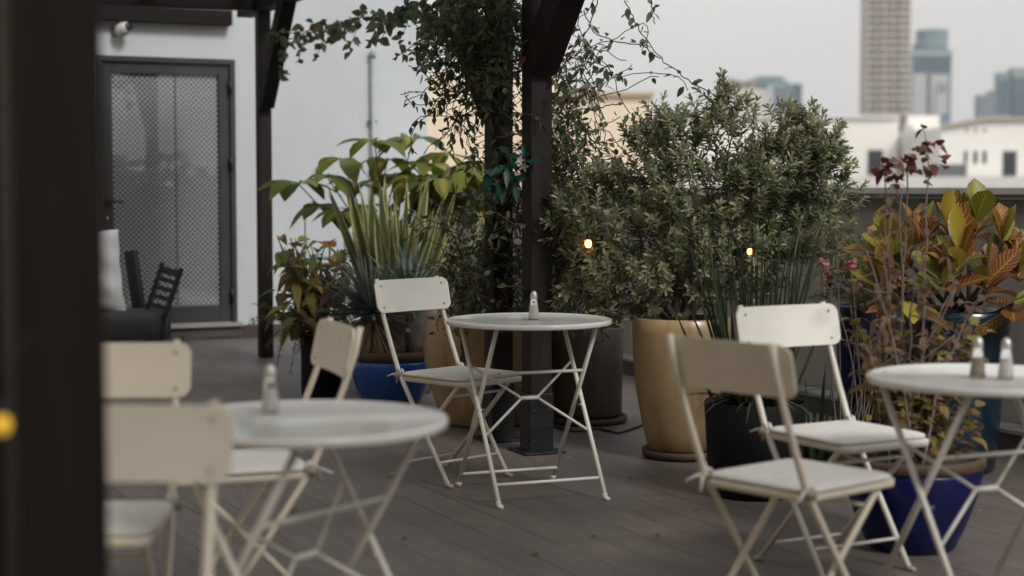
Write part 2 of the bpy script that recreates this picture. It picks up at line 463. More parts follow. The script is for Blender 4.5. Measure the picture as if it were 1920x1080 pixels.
m = MB(); m.box((-HL / 2, -.03, .05), (HL, .055, .10)); m.build('plinth', MPLINTH, house)
m = MB(); m.box(((dx0 + dx1) / 2, -.05, .115), (dx1 - dx0 + .05, .09, .028)); m.build('door_sill', mat('pale_sill', (.3, .3, .29), None, 9, .6), house)
fw = .04
dw, dh = dx1 - dx0, dz1 - dz0
m = MB()
for (cx, cz, sx, sz) in ((dx0 + fw / 2, dz0 + dh / 2, fw, dh), (dx1 - fw / 2, dz0 + dh / 2, fw, dh), (dx0 + dw / 2, dz1 - fw / 2, dw - 2 * fw, fw)):
    m.box((cx, .02, cz), (sx, .1, sz))
m.build('door_frame', MFRAME, house)
lx0, lx1, lz0, lz1 = dx0 + fw + .004, dx1 - fw - .004, dz0 + .005, dz1 - fw - .004
st = .088
m = MB()
m.box((lx0 + st / 2, .03, (lz0 + lz1) / 2), (st, .06, lz1 - lz0)); m.box((lx1 - st / 2, .03, (lz0 + lz1) / 2), (st, .06, lz1 - lz0))
m.box(((lx0 + lx1) / 2, .03, lz1 - .045), (lx1 - lx0 - 2 * st, .06, .09)); m.box(((lx0 + lx1) / 2, .03, lz0 + .07), (lx1 - lx0 - 2 * st, .06, .14))
door = bevel(m.build('door', MFRAME, house), .003)
m = MB(); m.box(((lx0 + lx1) / 2, .035, (lz0 + .14 + lz1 - .09) / 2), (lx1 - lx0 - 2 * st + .01, .012, lz1 - lz0 - .225)); m.build('glass_pane', MDOT, door)
gx = wlocal(333)[0]; m = MB(); m.box((gx, .028, (lz0 + .14 + lz1 - .09) / 2), (.010, .004, lz1 - lz0 - .24)); m.build('reflection_strip', MBLACK, door)  # thin dark strip paints in a vertical reflection on the pane
m = MB(); hz = 1.12
m.tube([(lx0 + .035, .0, hz), (lx0 + .035, -.05, hz)], .011); m.tube([(lx0 + .03, -.05, hz), (lx0 + .16, -.05, hz)], .011); m.box((lx0 + .035, -.004, hz), (.04, .01, .05))
m.build('handle', MBLACK, door)
m = MB(); m.lathe([(.012, -.006), (.012, .006)], 12); o = m.build('keyhole', MCHROME, door, (lx0 + .035, -.003, hz - .13), (R(90), 0, 0))
for zz in (.35, 1.43, 2.05):
    m = MB(); m.tube([(dx1 - fw - .002, -.035, zz - .055), (dx1 - fw - .002, -.035, zz + .055)], .013); m.build('hinge', MBLACK, door)

# lamp-white surveillance camera over the door
scx = wlocal(222)[0]
cz = zat(226, 58)
o = thing('security_camera', 'small white dome security camera with black lens on the wall above the door', 'security camera', corner + W * scx + V((0, 0, cz)), ANG)
m = MB(); m.lathe([(.0, -.03), (.05, -.03), (.05, 0), (.0, .0)], 20); m.build('mount', MCAMW, o, (0, -.0, 0), (R(90), 0, 0))
m = MB(); m.lathe([(.0, -.06), (.03, -.05), (.052, -.02), (.055, .02), (.045, .07), (.03, .085), (0, .086)], 20); h = m.build('housing', MCAMW, o, (.03, -.085, .0), (R(75), 0, R(28)))
m = MB(); m.lathe([(.0, .0), (.034, .0), (.034, .012), (.0, .014)], 20); m.build('lens', MBLACK, h, (0, 0, .082))

# vent pipe on the wall
pa = wlocal(697)[0]
o = thing('vent_pipe', 'thin grey vent pipe running up the white wall behind the umbrella plant', 'pipe', corner + W * pa + U * -.05, ANG)
ztop = zat(697, 100)
m = MB(); m.tube([(0, 0, .0), (0, 0, ztop)], .017, 10); m.build('pipe', MPIPE, o)
m = MB(); m.lathe([(.0, .03), (.02, .028), (.026, .0), (.026, -.04), (.018, -.04)], 14); m.build('cap', MPIPE, o, (0, 0, ztop))
for zz in (zat(697, 228), .9):
    m = MB(); m.box((.0, .02, zz), (.07, .05, .02)); m.build('bracket', mat('bracket_steel', (.12, .12, .12), None, 9, .5), o)

# parapet
par = thing('parapet_wall', 'low rendered parapet wall with white coping along the right edge of the deck', 'parapet wall', corner, ANG)
PH = 1.197
m = MB(); m.box((.11, -8.0, PH / 2), (.22, 16.0, PH)); m.build('wall', MPAR, par)
m = MB(); m.box((.09, -8.0, PH + .022), (.34, 16.05, .038)); bevel(m.build('coping', MCOP, par), .006)
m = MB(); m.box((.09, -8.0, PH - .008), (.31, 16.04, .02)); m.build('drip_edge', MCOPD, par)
m = MB(); m.box((-.10, -8.0, .045), (.16, 16.0, .09)); m.build('curb', MCURB, par)
m = MB(); m.box((-.105, -8.0, .1), (.17, 16.0, .018)); m.build('curb_cap', MCURBT, par)

# ------------------------------------------------------------------ pergola (one thing)
perg = thing('pergola', 'dark brown timber pergola of square posts, diagonal braces and overhead beams', 'pergola', (0, 0, 0))
A0 = V((-1.795, 12.0, 0)); B0 = V((.115, 7.69, 0)); B1 = V((-.065, 8.06, 0))
LD = (B0 - A0).normalized(); LD.z = 0
lang = math.atan2(LD.y, LD.x)
SD = V((-LD.y, LD.x, 0))               # to the right of the line (away from roof)
if SD.x < 0: SD = -SD
ZB = 2.50
def post(p, w=.108, shoe=True, top=ZB):
    m = MB(); m.box((0, 0, (top - (.28 if shoe else 0)) / 2 + (.28 if shoe else 0)), (w, w, top - (.28 if shoe else 0)))
    o = bevel(m.build('post', MWOOD, perg, p, (0, 0, lang + PI / 2)), .005)
    if shoe:
        m = MB(); m.box((0, 0, .14), (w + .012, w + .012, .28)); m.box((0, 0, .006), (w + .10, w + .10, .012))
        s_ = bevel(m.build('post_shoe', MSHOE, o), .003)
        for fx in (-.035, .035):
            for z in (.06, .13, .2):
                m = MB(); m.tube([(fx, -(w + .012) / 2 + .001, z), (fx, -(w + .012) / 2 - .006, z)], .005, 6); m.build('bolt', MDBOLT, o)
                m = MB(); m.tube([(-(w + .012) / 2 + .001, fx, z), (-(w + .012) / 2 - .006, fx, z)], .005, 6); m.build('bolt', MDBOLT, o)
    return o
post(A0, .095, False)
post(B0); post(B1)
NP = V((-.66, 2.37, 0))
m = MB(); m.box((0, 0, 1.35), (.125, .125, 2.7)); bevel(m.build('post', MWOOD, perg, NP, (0, 0, ANG)), .005)
def part(m, name, mt, bv=.004): return bevel(m.build(name, mt, perg), bv)
m = MB(); m.beam(A0 - LD * .5 + V((0, 0, ZB + .09)), B0 + LD * 9.5 + V((0, 0, ZB + .09)), .12, .18); part(m, 'main_beam', MWOODH)
m = MB(); m.box((0, 0, 1.35), (.125, .125, 2.7)); bevel(m.build('post', MWOOD, perg, NP + V((-.205, .37, 0)), (0, 0, ANG)), .005)
# braces
m = MB(); a = A0 + LD * .06 + V((0, 0, 1.84)); m.beam(a, a + LD * .6 + V((0, 0, .72)), .10, .13); part(m, 'brace', MWOODH)
m = MB(); a = B0 + LD * .03 + V((0, 0, 1.80)); m.beam(a, a + LD * .7 + V((0, 0, .76)), .12, .16); part(m, 'brace', MWOODH)
m = MB(); a = B1 - LD * .03 + V((0, 0, 1.62)); m.beam(a, a - LD * .85 + V((0, 0, .92)), .12, .16); part(m, 'brace', MWOODH)
# rafters run left from the main beam
RL = -SD
n = 36
for i in range(n):
    p = A0 - LD * .35 + LD * (i * .42) + V((0, 0, ZB + .18 + .07))
    m = MB(); m.beam(p + SD * .25, p + RL * 4.6, .06, .14); part(m, 'rafter', MWOODH, .002)
# boarding on the rafters
for k in range(7):
    q = .10 + k * .66
    a = A0 - LD * .5 + RL * q + V((0, 0, ZB + .335)); b = B0 + LD * 9.5 + RL * q + V((0, 0, ZB + .335))
    m = MB(); m.beam(a, b, .095, .02); m.build('roof_board', MWOODH, perg)
# wall plate under the roof
xa, xb = wlocal(205)[0] - 2.5, wlocal(433)[0]
za = zat(433, 50); zb_ = zat(433, 22)
m = MB(); m.beam(corner + W * xa + U * -.06 + V((0, 0, (za + zb_) / 2)), corner + W * xb + U * -.06 + V((0, 0, (za + zb_) / 2)), .10, zb_ - za); part(m, 'wall_plate', MWOODH)
m = MB(); m.beam(A0 + SD * .06 + V((0, 0, ZB + .075)), A0 - SD * 4.6 + V((0, 0, ZB + .075)), .10, .145) ; part(m, 'cross_beam', MWOODH)

# ------------------------------------------------------------------ chairs
def rrect(w, h, r, n=6):
    pts = []
    for (cx, cy, a0) in ((w / 2 - r, h / 2 - r, 0), (-w / 2 + r, h / 2 - r, 90), (-w / 2 + r, -h / 2 + r, 180), (w / 2 - r, -h / 2 + r, 270)):
        for k in range(n + 1):
            a = R(a0 + 90 * k / n); pts.append((cx + r * math.cos(a), cy + r * math.sin(a)))
    return pts

def pad_mesh(m, c, w, h, r, layers):
    rings = []
    for (z, ins) in layers:
        rings.append([V((c[0] + x, c[1] + y, z)) for x, y in rrect(w - 2 * ins, h - 2 * ins, max(.004, r - ins * .6), 6)])
    n = len(rings[0]); vs = [p for r_ in rings for p in r_]; fs = []
    for i in range(len(rings) - 1):
        for k in range(n): fs.append((i * n + k, i * n + (k + 1) % n, (i + 1) * n + (k + 1) % n, (i + 1) * n + k))
    fs.append(tuple(range(n - 1, -1, -1))); fs.append(tuple((len(rings) - 1) * n + k for k in range(n)))
    m.add(vs, fs, smooth=True)

def make_chair():
    t = thing('folding_chair', '', 'chair')
    UP = [(-.262, .845), (-.246, .77), (-.215, .68), (-.17, .565), (-.12, .45), (-.03, .315), (.06, .18), (.172, .012)]
    for sgn in (-1, 1):
        m = MB(); y = .178 * sgn
        pts = [(x, y, z) for x, z in UP]
        m.tube(pts, [.0092, .0092, .0092, .0102, .0102, .0098, .0098, .0098], 8)
        leg = m.build('front_leg', MW, t)
        m = MB(); m.tube([(.160, y, .022), (.172, y, .008), (.200, y, .007)], [.0105, .0105, .009], 8); m.build('foot', MRUST, leg)
        m = MB(); y2 = .155 * sgn
        m.tube([(.215, y2, .428), (.20, y2, .41), (-.172, y2, .012)], .0095, 8)
        leg = m.build('rear_leg', MW, t)
        m = MB(); m.tube([(-.160, y2, .022), (-.172, y2, .008), (-.198, y2, .007)], [.0105, .0105, .009], 8); m.build('foot', MRUST, leg)
    # stretchers
    for (x, z, y) in ((-.118, .07, .155), (.115, .095, .178), (.17, .375, .155)):
        m = MB(); m.tube([(x, -y, z), (x, y, z)], .006, 8); m.build('stretcher', MW, t)
    # pivot rod and seat frame
    m = MB(); m.tube([(-.118, -.205, .444), (-.118, .205, .444)], .006, 8)
    for sgn in (-1, 1):
        m.tube([(-.118, .183 * sgn, .444), (-.118, .20 * sgn, .444)], .014, 10)
    m.build('pivot_rod', MRUST, t)
    m = MB(); pad_mesh(m, (.075, 0), .40, .352, .03, [(.420, .004), (.422, 0), (.440, 0), (.442, .004)]); m.build('seat', MW, t)
    m = MB(); pad_mesh(m, (.070, 0), .385, .372, .05, [(.4425, .010), (.445, .003), (.449, 0), (.454, .003), (.458, .012), (.461, .04), (.462, .10)]); pad = m.build('seat_pad', MPAD, t)
    for sgn in (-1, 1):
        m = MB(); y = .178 * sgn
        c = V((-.118, y, .452)); pts = []
        for k in range(11):
            a = k * 2 * PI / 8; pts.append(c + V((.016 * math.cos(a), (k - 5) * .0022, .016 * math.sin(a))))
        m.tube(pts, .005, 6)
        m.tube([c + V((.012, 0, .008)), (-.105, y * .95, .458)], .005, 6)
        m.tube([c + V((-.014, 0, 0)), c + V((-.035, .012 * sgn, -.006)), c + V((-.058, .02 * sgn, -.016))], [.005, .004, .003], 6)
        m.tube([c + V((-.014, 0, -.005)), c + V((-.026, -.01 * sgn, -.02)), c + V((-.035, -.014 * sgn, -.045))], [.005, .004, .003], 6)
        m.build('tie', MPAD, pad)
    # backrest: gently bowed rounded plate
    m = MB(); bw, bh = .435, .138
    pts = rrect(bw, bh, .034, 6)
    nx, top = 18, None
    cz_, cx_ = .772, -.236
    tl = math.atan2(.016, .075)
    def bp(y, zz, off):
        x = cx_ - zz * math.tan(tl) + off - .012 * (1 - (y / (bw / 2)) ** 2)
        return V((x, y, cz_ + zz))
    # grid clipped by the rounded outline: columns
    def halfh(y):
        ay = abs(y); r = .034; lim = bw / 2 - r
        if ay <= lim: return bh / 2
        q = min(r, ay - lim); return bh / 2 - r + math.sqrt(max(0, r * r - q * q))
    ys = [-bw / 2 + .0008 + (bw - .0016) * (.5 - .5 * math.cos(PI * k / 28)) for k in range(29)]
    for off, flip in ((.010, False), (.0165, True)):
        vs = []; fs = []
        for y in ys:
            for j in range(5):
                vs.append(bp(y, halfh(y) * (-1 + j / 2), off))
        for i in range(28):
            for j in range(4):
                q = (i * 5 + j, i * 5 + j + 1, (i + 1) * 5 + j + 1, (i + 1) * 5 + j)
                fs.append(q if not flip else q[::-1])
        m.add(vs, fs, smooth=True)
    b0 = 0; b1 = 29 * 5
    rim = [i * 5 for i in range(29)] + [28 * 5 + j for j in range(1, 5)] + [i * 5 + 4 for i in range(27, -1, -1)] + [j for j in range(3, 0, -1)]
    k = len(rim)
    m.add([m.v[i] for i in rim] + [m.v[b1 + i] for i in rim], [(i, (i + 1) % k, k + (i + 1) % k, k + i) for i in range(k)], smooth=False)
    bk = m.build('backrest', MWB, t)
    for y in (-.178, .178):
        for zz in (-.045, .045):
            m = MB(); p = bp(y, zz, .0165)
            m.tube([p - V((.004, 0, 0)), p + V((.003, 0, 0))], .0045, 10); m.build('bolt', MBOLT, bk)
    return t

GC = 'white folding metal bistro chairs'
chair = make_chair()
def place_chair(o, x, y, fx, fy, label):
    o.location = (x, y, 0); o.rotation_euler = (0, 0, math.atan2(fy, fx)); o['label'] = label; o['group'] = GC
place_chair(chair, -.267, 7.01, .726, -.686, 'white folding chair beside the sharp centre table, in front of the blue pot')
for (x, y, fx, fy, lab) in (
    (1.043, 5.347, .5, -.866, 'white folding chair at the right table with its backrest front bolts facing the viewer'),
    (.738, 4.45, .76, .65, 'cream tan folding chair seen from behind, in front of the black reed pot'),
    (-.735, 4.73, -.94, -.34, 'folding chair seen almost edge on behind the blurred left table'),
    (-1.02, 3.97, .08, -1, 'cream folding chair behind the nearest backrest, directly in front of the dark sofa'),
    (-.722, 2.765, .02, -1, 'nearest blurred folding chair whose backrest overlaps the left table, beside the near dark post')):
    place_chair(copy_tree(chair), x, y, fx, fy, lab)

# ------------------------------------------------------------------ tables
def make_table():
    t = thing('bistro_table', '', 'table')
    m = MB(); r = .332
    m.lathe([(.0, .7045), (r - .02, .7055), (r - .012, .7085), (r - .006, .7105), (r - .0015, .709), (r, .704), (r, .694), (r - .002, .690), (r - .006, .690), (r - .008, .698), (.0, .6985)], 96)
    m.build('tabletop', MTOP, t)
    # local x runs between the two crossed leg frames, local y from front (-) to rear (+)
    hx = .2265
    for sx in (-1, 1):
        for (yf, yt, ox, nm) in ((-.245, .19, 0, 'leg'), (.245, -.19, -.014 * sx, 'leg')):
            m = MB(); x = hx * sx + ox
            m.tube([(x, yf, .012), (x, yt, .697)], .0094, 8)
            lg = m.build('leg', MW, t)
            s_ = 1 if yf > 0 else -1
            m = MB(); m.tube([(x, yf - s_ * .008, .024), (x, yf, .009), (x, yf + s_ * .026, .008)], [.0105, .0105, .009], 8); m.build('foot', MW, lg)
        m = MB(); x = hx * sx - .007 * sx
        m.tube([(x - .016, -.03, .356), (x + .016, -.03, .356)], .005, 8); m.build('pivot_bolt', MBOLT, t)
    def ya(z): return -.245 + .435 * z / .697       # front-foot legs
    def yb(z): return .245 - .435 * z / .697
    for (fn, z, xo) in ((ya, .082, 0), (yb, .06, .014), (yb, .50, .014)):
        m = MB(); m.tube([(-hx + xo, fn(z), z), (hx - xo, fn(z), z)], .0065, 8); m.build('stretcher', MW, t)
    m = MB(); z0, z1 = .255, .525; zc = .39
    for sx in (-1, 1):
        e = (.034 * sx, ya(zc), zc)
        m.tube([(hx * sx, ya(z0), z0), e], .0055, 8); m.tube([(hx * sx, ya(z1), z1), e], .0055, 8)
    m.tube([(-.04, ya(zc), zc), (.04, ya(zc), zc)], .0085, 8)
    m.build('cross_brace', MW, t)
    return t
GT = 'round white folding bistro tables'
MWARM = mat('cream_light_tint_steel', (.78, .72, .60), (.69, .63, .52), 7, .45, bmp=.05, bscale=200, p=(.4, .85))  # white chair paint with warm bounced light and shade put into the colour
def warm_tint(o):
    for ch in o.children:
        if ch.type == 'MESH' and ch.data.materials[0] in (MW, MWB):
            ch.material_slots[0].link = 'OBJECT'; ch.material_slots[0].material = MWARM
        warm_tint(ch)
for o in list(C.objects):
    if o.get('group') == GC and any(w in o['label'] for w in ('tan shaded', 'cream', 'nearest', 'edge on')): warm_tint(o)  # the near white chairs take this warm light tint
tb = make_table(); tb['group'] = GT
tb['label'] = 'sharp round white table in the centre, in front of the twin posts'
tb.location = (.069, 6.63, 0); tb.rotation_euler = (0, 0, math.atan2(.17, .42))
t2 = copy_tree(tb); t2['label'] = 'right round white table cut by the picture edge, carrying two shakers'
t2.location = (1.335, 4.62, 0); t2.rotation_euler = (0, 0, R(24))
t3 = copy_tree(tb); t3['label'] = 'nearest blurred round white table at the lower left'
t3.location = (-.478, 3.77, 0); t3.rotation_euler = (0, 0, R(54))

# ------------------------------------------------------------------ shakers
def make_shaker(fill, label, loc):
    t = thing('shaker', label, 'shaker', loc, 0, 'glass salt and pepper shakers')
    m = MB(); m.lathe([(.0, 0), (.022, 0), (.0225, .004), (.0212, .02), (.0175, .045), (.014, .072), (.0118, .088), (.0, .089)], 24); m.build('bottle', MGLASS, t)
    m = MB(); m.lathe([(.0, .004), (.0188, .004), (.0182, .02), (.0142, .056), (.0, .058)], 20); m.build('filling', fill, t)
    m = MB(); m.lathe([(.0132, .084), (.0142, .088), (.0138, .098), (.011, .108), (.006, .114), (.0, .116)], 20); m.build('cap', MCHROME, t)
    return t
TZ = .7065
make_shaker(MSALT, 'glass salt shaker standing alone on the sharp centre table', (.088, 6.63, TZ))
make_shaker(MPEP, 'brown filled pepper shaker on the right table, left of the white one', P(1833, 700, 4.60).xy.to_3d() + V((0, 0, TZ)))
make_shaker(MSALT, 'white salt shaker on the right table, right of the brown one', P(1886, 700, 4.57).xy.to_3d() + V((0, 0, TZ)))
make_shaker(MSALT, 'blurred shaker on the nearest left table', P(507, 760, 3.88).xy.to_3d() + V((0, 0, TZ)))

# ------------------------------------------------------------------ pots
def pot(name, label, loc, prof, mt, soil_z, soil_r, rim=None, saucer=None, cat='pot', group='glazed and plain plant pots on the deck', n=56):
    t = thing(name, label, cat, loc, 0, group)
    m = MB(); m.lathe(prof, n); m.build('body', mt, t)
    if rim: m = MB(); m.lathe(rim[0], n); m.build('rim', rim[1], t)
    if saucer: m = MB(); m.lathe(saucer, n); m.build('saucer', MTERRA, t)
    m = MB()
    vs = [V((0, 0, soil_z + .012))]; K = 28
    for j in (1, 2, 3):
        for k in range(K):
            a = 2 * PI * k / K; r_ = soil_r * j / 3
            vs.append(V((r_ * math.cos(a), r_ * math.sin(a), soil_z + rng.uniform(-.006, .012))))
    fs = [(0, 1 + k, 1 + (k + 1) % K) for k in range(K)]
    for j in (0, 1):
        for k in range(K):
            fs.append((1 + j * K + k, 1 + (j + 1) * K + k, 1 + (j + 1) * K + (k + 1) % K, 1 + j * K + (k + 1) % K))
    m.add(vs, fs, smooth=True); m.build('soil', MSOIL, t)
    return t
def hollow(outer, wall, depth):
    """outer profile (bottom to top) turned back inside to make a wall"""
    rt, zt = outer[-1]
    return outer + [(rt - wall * .3, zt + .006), (rt - wall, zt), (rt - wall, zt - depth), (0, zt - depth - .001)]

pB = G(735, 757)
blue = pot('blue_pot', 'bright cobalt blue pot with brown rim under the spiky blue grey plant', pB,
    [(.0, 0.0), (.15, 0.0), (.165, .015), (.205, .10), (.232, .19), (.238, .235), (.232, .262)], MBLUE, .278, .205,
    rim=([(.232, .26), (.243, .265), (.246, .30), (.236, .312), (.218, .31), (.214, .27)], MTERRA))
pT = V((-.135, 8.62, 0))
tanbig = pot('tan_pot', 'wide tan glazed pot behind the centre chair and the twin posts', pT,
    hollow([(.0, 0), (.20, 0), (.225, .02), (.27, .12), (.315, .27), (.335, .42), (.325, .53), (.31, .585)], .035, .05), MTAN, .545, .28)
pG = G(1100, 790)
greyp = pot('grey_planter', 'tall grey brown cylinder planter on a black saucer right of the twin posts', pG,
    hollow([(.0, .03), (.172, .03), (.185, .05), (.190, .3), (.196, .50)], .02, .06), MGREYP, .45, .175,
    saucer=[(.0, 0), (.20, 0), (.215, .012), (.215, .035), (.20, .035), (.195, .02), (0, .02)])
pS = P(1276, 860, 7.55); pS.z = 0
tant = pot('tan_pot', 'tall tan glazed pot on a dark saucer holding the big grey green shrub', pS,
    hollow([(.0, .035), (.135, .035), (.15, .045), (.175, .14), (.205, .30), (.22, .45), (.225, .58), (.224, .64)], .028, .06), MTAN, .59, .195,
    saucer=[(.0, 0), (.155, 0), (.175, .012), (.18, .04), (.168, .04), (.16, .022), (0, .022)])
pK = P(1415, 900, 6.62); pK.z = 0
blackp = pot('black_planter', 'black round planter with dark green reeds behind the folding chair tinted tan by light', pK,
    hollow([(.0, 0), (.165, 0), (.18, .01), (.195, .2), (.205, .375)], .015, .05), MBLKP, .335, .19)
pN = G(1708, 1026)
navy = pot('deep_blue_pot', 'deep blue tapered pot with soil and twiggy autumn plant under the right table', pN,
    [(.0, 0), (.135, 0), (.15, .012), (.185, .09), (.22, .19), (.238, .27), (.236, .285)], MNAVY, .292, .21,
    rim=([(.236, .283), (.246, .29), (.247, .315), (.236, .325), (.22, .322), (.216, .29)], MTERRA))
pC = P(1790, 700, 7.2); pC.z = 0
teal = pot('teal_pot', 'tall glossy teal pot holding the orange croton', pC,
    hollow([(.0, 0), (.165, 0), (.178, .015), (.195, .2), (.215, .45), (.232, .66), (.235, .70)], .03, .05), MTEAL, .66, .2)
pD = P(1645, 700, 7.75); pD.z = 0
navyt = pot('navy_pot', 'tall dark navy pot left of the teal pot behind bare twigs', pD,
    hollow([(.0, 0), (.15, 0), (.165, .015), (.18, .2), (.19, .5), (.195, .68)], .03, .05), MNAVY, .64, .16)
pBx = G(603, 742)
boxp = pot('black_pot', 'dark cylinder pot with mottled brown plant left of the cobalt pot', pBx,
    hollow([(.0, 0), (.115, 0), (.12, .01), (.12, .2), (.122, .37)], .012, .04), MBLKP, .335, .108)
pSn = P(745, 700, 9.95); pSn.z = 0
snp = pot('grey_planter', 'grey planter hidden behind the cobalt pot, holding the sword leaved plant', pSn,
    hollow([(.0, 0), (.2, 0), (.21, .015), (.22, .3), (.22, .52)], .02, .05), MGREYP, .48, .19)
pSc = P(720, 700, 10.9); pSc.z = 0
scp = pot('black_pot', 'black pot against the white wall holding the umbrella plant', pSc,
    hollow([(.0, 0), (.18, 0), (.19, .015), (.21, .35)], .02, .05), MBLKP, .31, .185)
pBk = P(1075, 600, 9.6); pBk.z = 0
bkp = pot('navy_pot', 'dark blue pot behind the grey cylinder planter with yellow green leaves', pBk,
    hollow([(.0, 0), (.14, 0), (.155, .02), (.17, .3), (.18, .66)], .03, .05), MNAVY, .62, .145)

# ------------------------------------------------------------------ plants
def rv(r, s=1): return V((r.uniform(-s, s), r.uniform(-s, s), r.uniform(-s, s)))
def rdir(r):
    while True:
        v = rv(r)
        if .05 < v.length < 1: return v.normalized()

def sword(label, base, n, spread, L, Wd, mt, seed, name='sword_plant', prof=STRAP, lean=.35, droop=.05, rbase=.1, cat='plant', dome=False):
    r = random.Random(seed); t = thing(name, label, cat, base)
    m = MB()
    for i in range(n):
        a = r.uniform(0, 2 * PI)
        if dome:
            el = math.asin(r.uniform(-.25, 1)); tilt = PI / 2 - el
        else:
            tilt = abs(r.gauss(0, lean)); tilt = min(tilt, spread)
        d = V((math.cos(a) * math.sin(tilt), math.sin(a) * math.sin(tilt), math.cos(tilt)))
        rb = rbase * math.sqrt(r.random()) if not dome else rbase * .3
        o = V((math.cos(a) * rb, math.sin(a) * rb, 0))
        nrm = rdir(r) if not dome else V((0, 0, 1)) + rv(r, .4)
        m.leaf(o, d, nrm, L * r.uniform(.65, 1.08), Wd * r.uniform(.75, 1.15), prof, droop * r.uniform(.3, 1.6), r.uniform(.2, .6))
    m.build('foliage', mt, t)
    return t

# snake plant
sword('sword leaved plant with yellow edged upright leaves behind the centre chair', pSn + V((0, 0, .49)), 58, .9, .82, .078, LSANS, 3, 'snake_plant', lean=.40, droop=.02, rbase=.16)
# blue-grey spiky plants with dry skirts
def spiky(label, base, n, L, stem, seed, skirt=True):
    r = random.Random(seed); t = thing('spiky_plant', label, 'plant', base)
    m = MB()
    for i in range(n):
        a = r.uniform(0, 2 * PI); el = math.asin(r.uniform(-.12, 1))
        d = V((math.cos(a) * math.cos(el), math.sin(a) * math.cos(el), math.sin(el)))
        m.leaf(V((0, 0, stem)) + d * .02, d, V((0, 0, 1)) + rv(r, .3), L * r.uniform(.75, 1.1), .016, BLADE, r.uniform(0, .12), .5)
    m.build('foliage', LYUC, t)
    m = MB(); m.tube([(0, 0, 0), (0, 0, stem + .03)], [.03, .026], 8); m.build('stem', MBARK, t)
    if skirt:
        m = MB()
        for i in range(150):
            a = r.uniform(0, 2 * PI); el = R(r.uniform(-82, -38))
            d = V((math.cos(a) * math.cos(el), math.sin(a) * math.cos(el), math.sin(el)))
            m.leaf(V((0, 0, stem - r.uniform(0, .06))), d, V((math.cos(a), math.sin(a), .3)), min(.30, stem / max(.3, -d.z)) * r.uniform(.8, 1.05), .012, BLADE, .0, .4)
        m.build('dry_skirt', MDRY, t)
    return t
spiky('spiky blue grey plant with a dry brown skirt in the cobalt pot', pB + V((-.11, -.04, .285)), 330, .36, .24, 5)
spiky('second spiky blue grey plant behind the sharp white backrest', pB + V((.10, .08, .285)), 260, .36, .30, 6, False)

# umbrella plant
def palmate(m, ms, r, tip, L, Wd, n, base, sag=.35):
    ms.tube([base, (base + tip) / 2 + rv(r, .03), tip], [.007, .005, .004], 5)
    a0 = r.uniform(0, 6)
    for k in range(n):
        a = a0 + k * 2 * PI / n + r.uniform(-.2, .2)
        d = V((math.cos(a), math.sin(a), r.uniform(-.05, .4)))
        m.leaf(tip, d, V((0, 0, 1)) + rv(r, .25), L * r.uniform(.75, 1.1), Wd * r.uniform(.85, 1.15), PALM, sag * r.uniform(.6, 1.6), .25)
r = random.Random(21)
t = thing('umbrella_plant', 'umbrella plant with drooping yellow green fingered leaves against the white wall', 'plant', pSc + V((0, 0, .3)))
b0 = pSc + V((0, 0, .3))
m, ms = MB(), MB()
trunks = [V((r.uniform(-.08, .08), r.uniform(-.06, .06), 0)) for _ in range(5)]
for (px, py, dd, L, n) in ((560, 345, 10.7, .27, 7), (640, 300, 11.0, .24, 7), (612, 330, 10.8, .2, 6), (703, 268, 10.6, .27, 7), (775, 262, 10.9, .30, 8), (800, 310, 10.7, .26, 8),
        (850, 325, 10.9, .30, 8), (885, 335, 10.6, .28, 8), (835, 290, 11.0, .24, 7), (740, 330, 11.1, .26, 7), (668, 345, 11.2, .24, 7), (870, 380, 10.5, .26, 7), (780, 370, 11.1, .26, 7), (900, 310, 11.0, .24, 7), (815, 350, 10.4, .22, 7), (690, 385, 10.9, .24, 7), (650, 400, 10.7, .22, 7), (725, 300, 10.9, .25, 7), (600, 385, 10.9, .2, 6), (860, 345, 10.3, .25, 8), (880, 315, 10.3, .24, 8)):
    tip = P(px, py, dd) - b0
    tr = r.choice(trunks); mid = tr + V(((tip.x - tr.x) * .35, (tip.y - tr.y) * .35, tip.z * .62))
    ms.tube([tr, (tr + mid) / 2 + rv(r, .03), mid], [.014, .012, .009], 6)
    palmate(m, ms, r, tip, L * 1.05, .12, n - 1, mid, .55)
    if px > 760 and py > 270:
        t2_ = tip + V((r.uniform(-.14, .14), r.uniform(-.1, .15), r.uniform(-.16, .06))); palmate(m, ms, r, t2_, L * .95, .115, n - 1, mid, .6)
m.build('foliage', LSCHEF, t); ms.build('stem', MBARK, t)

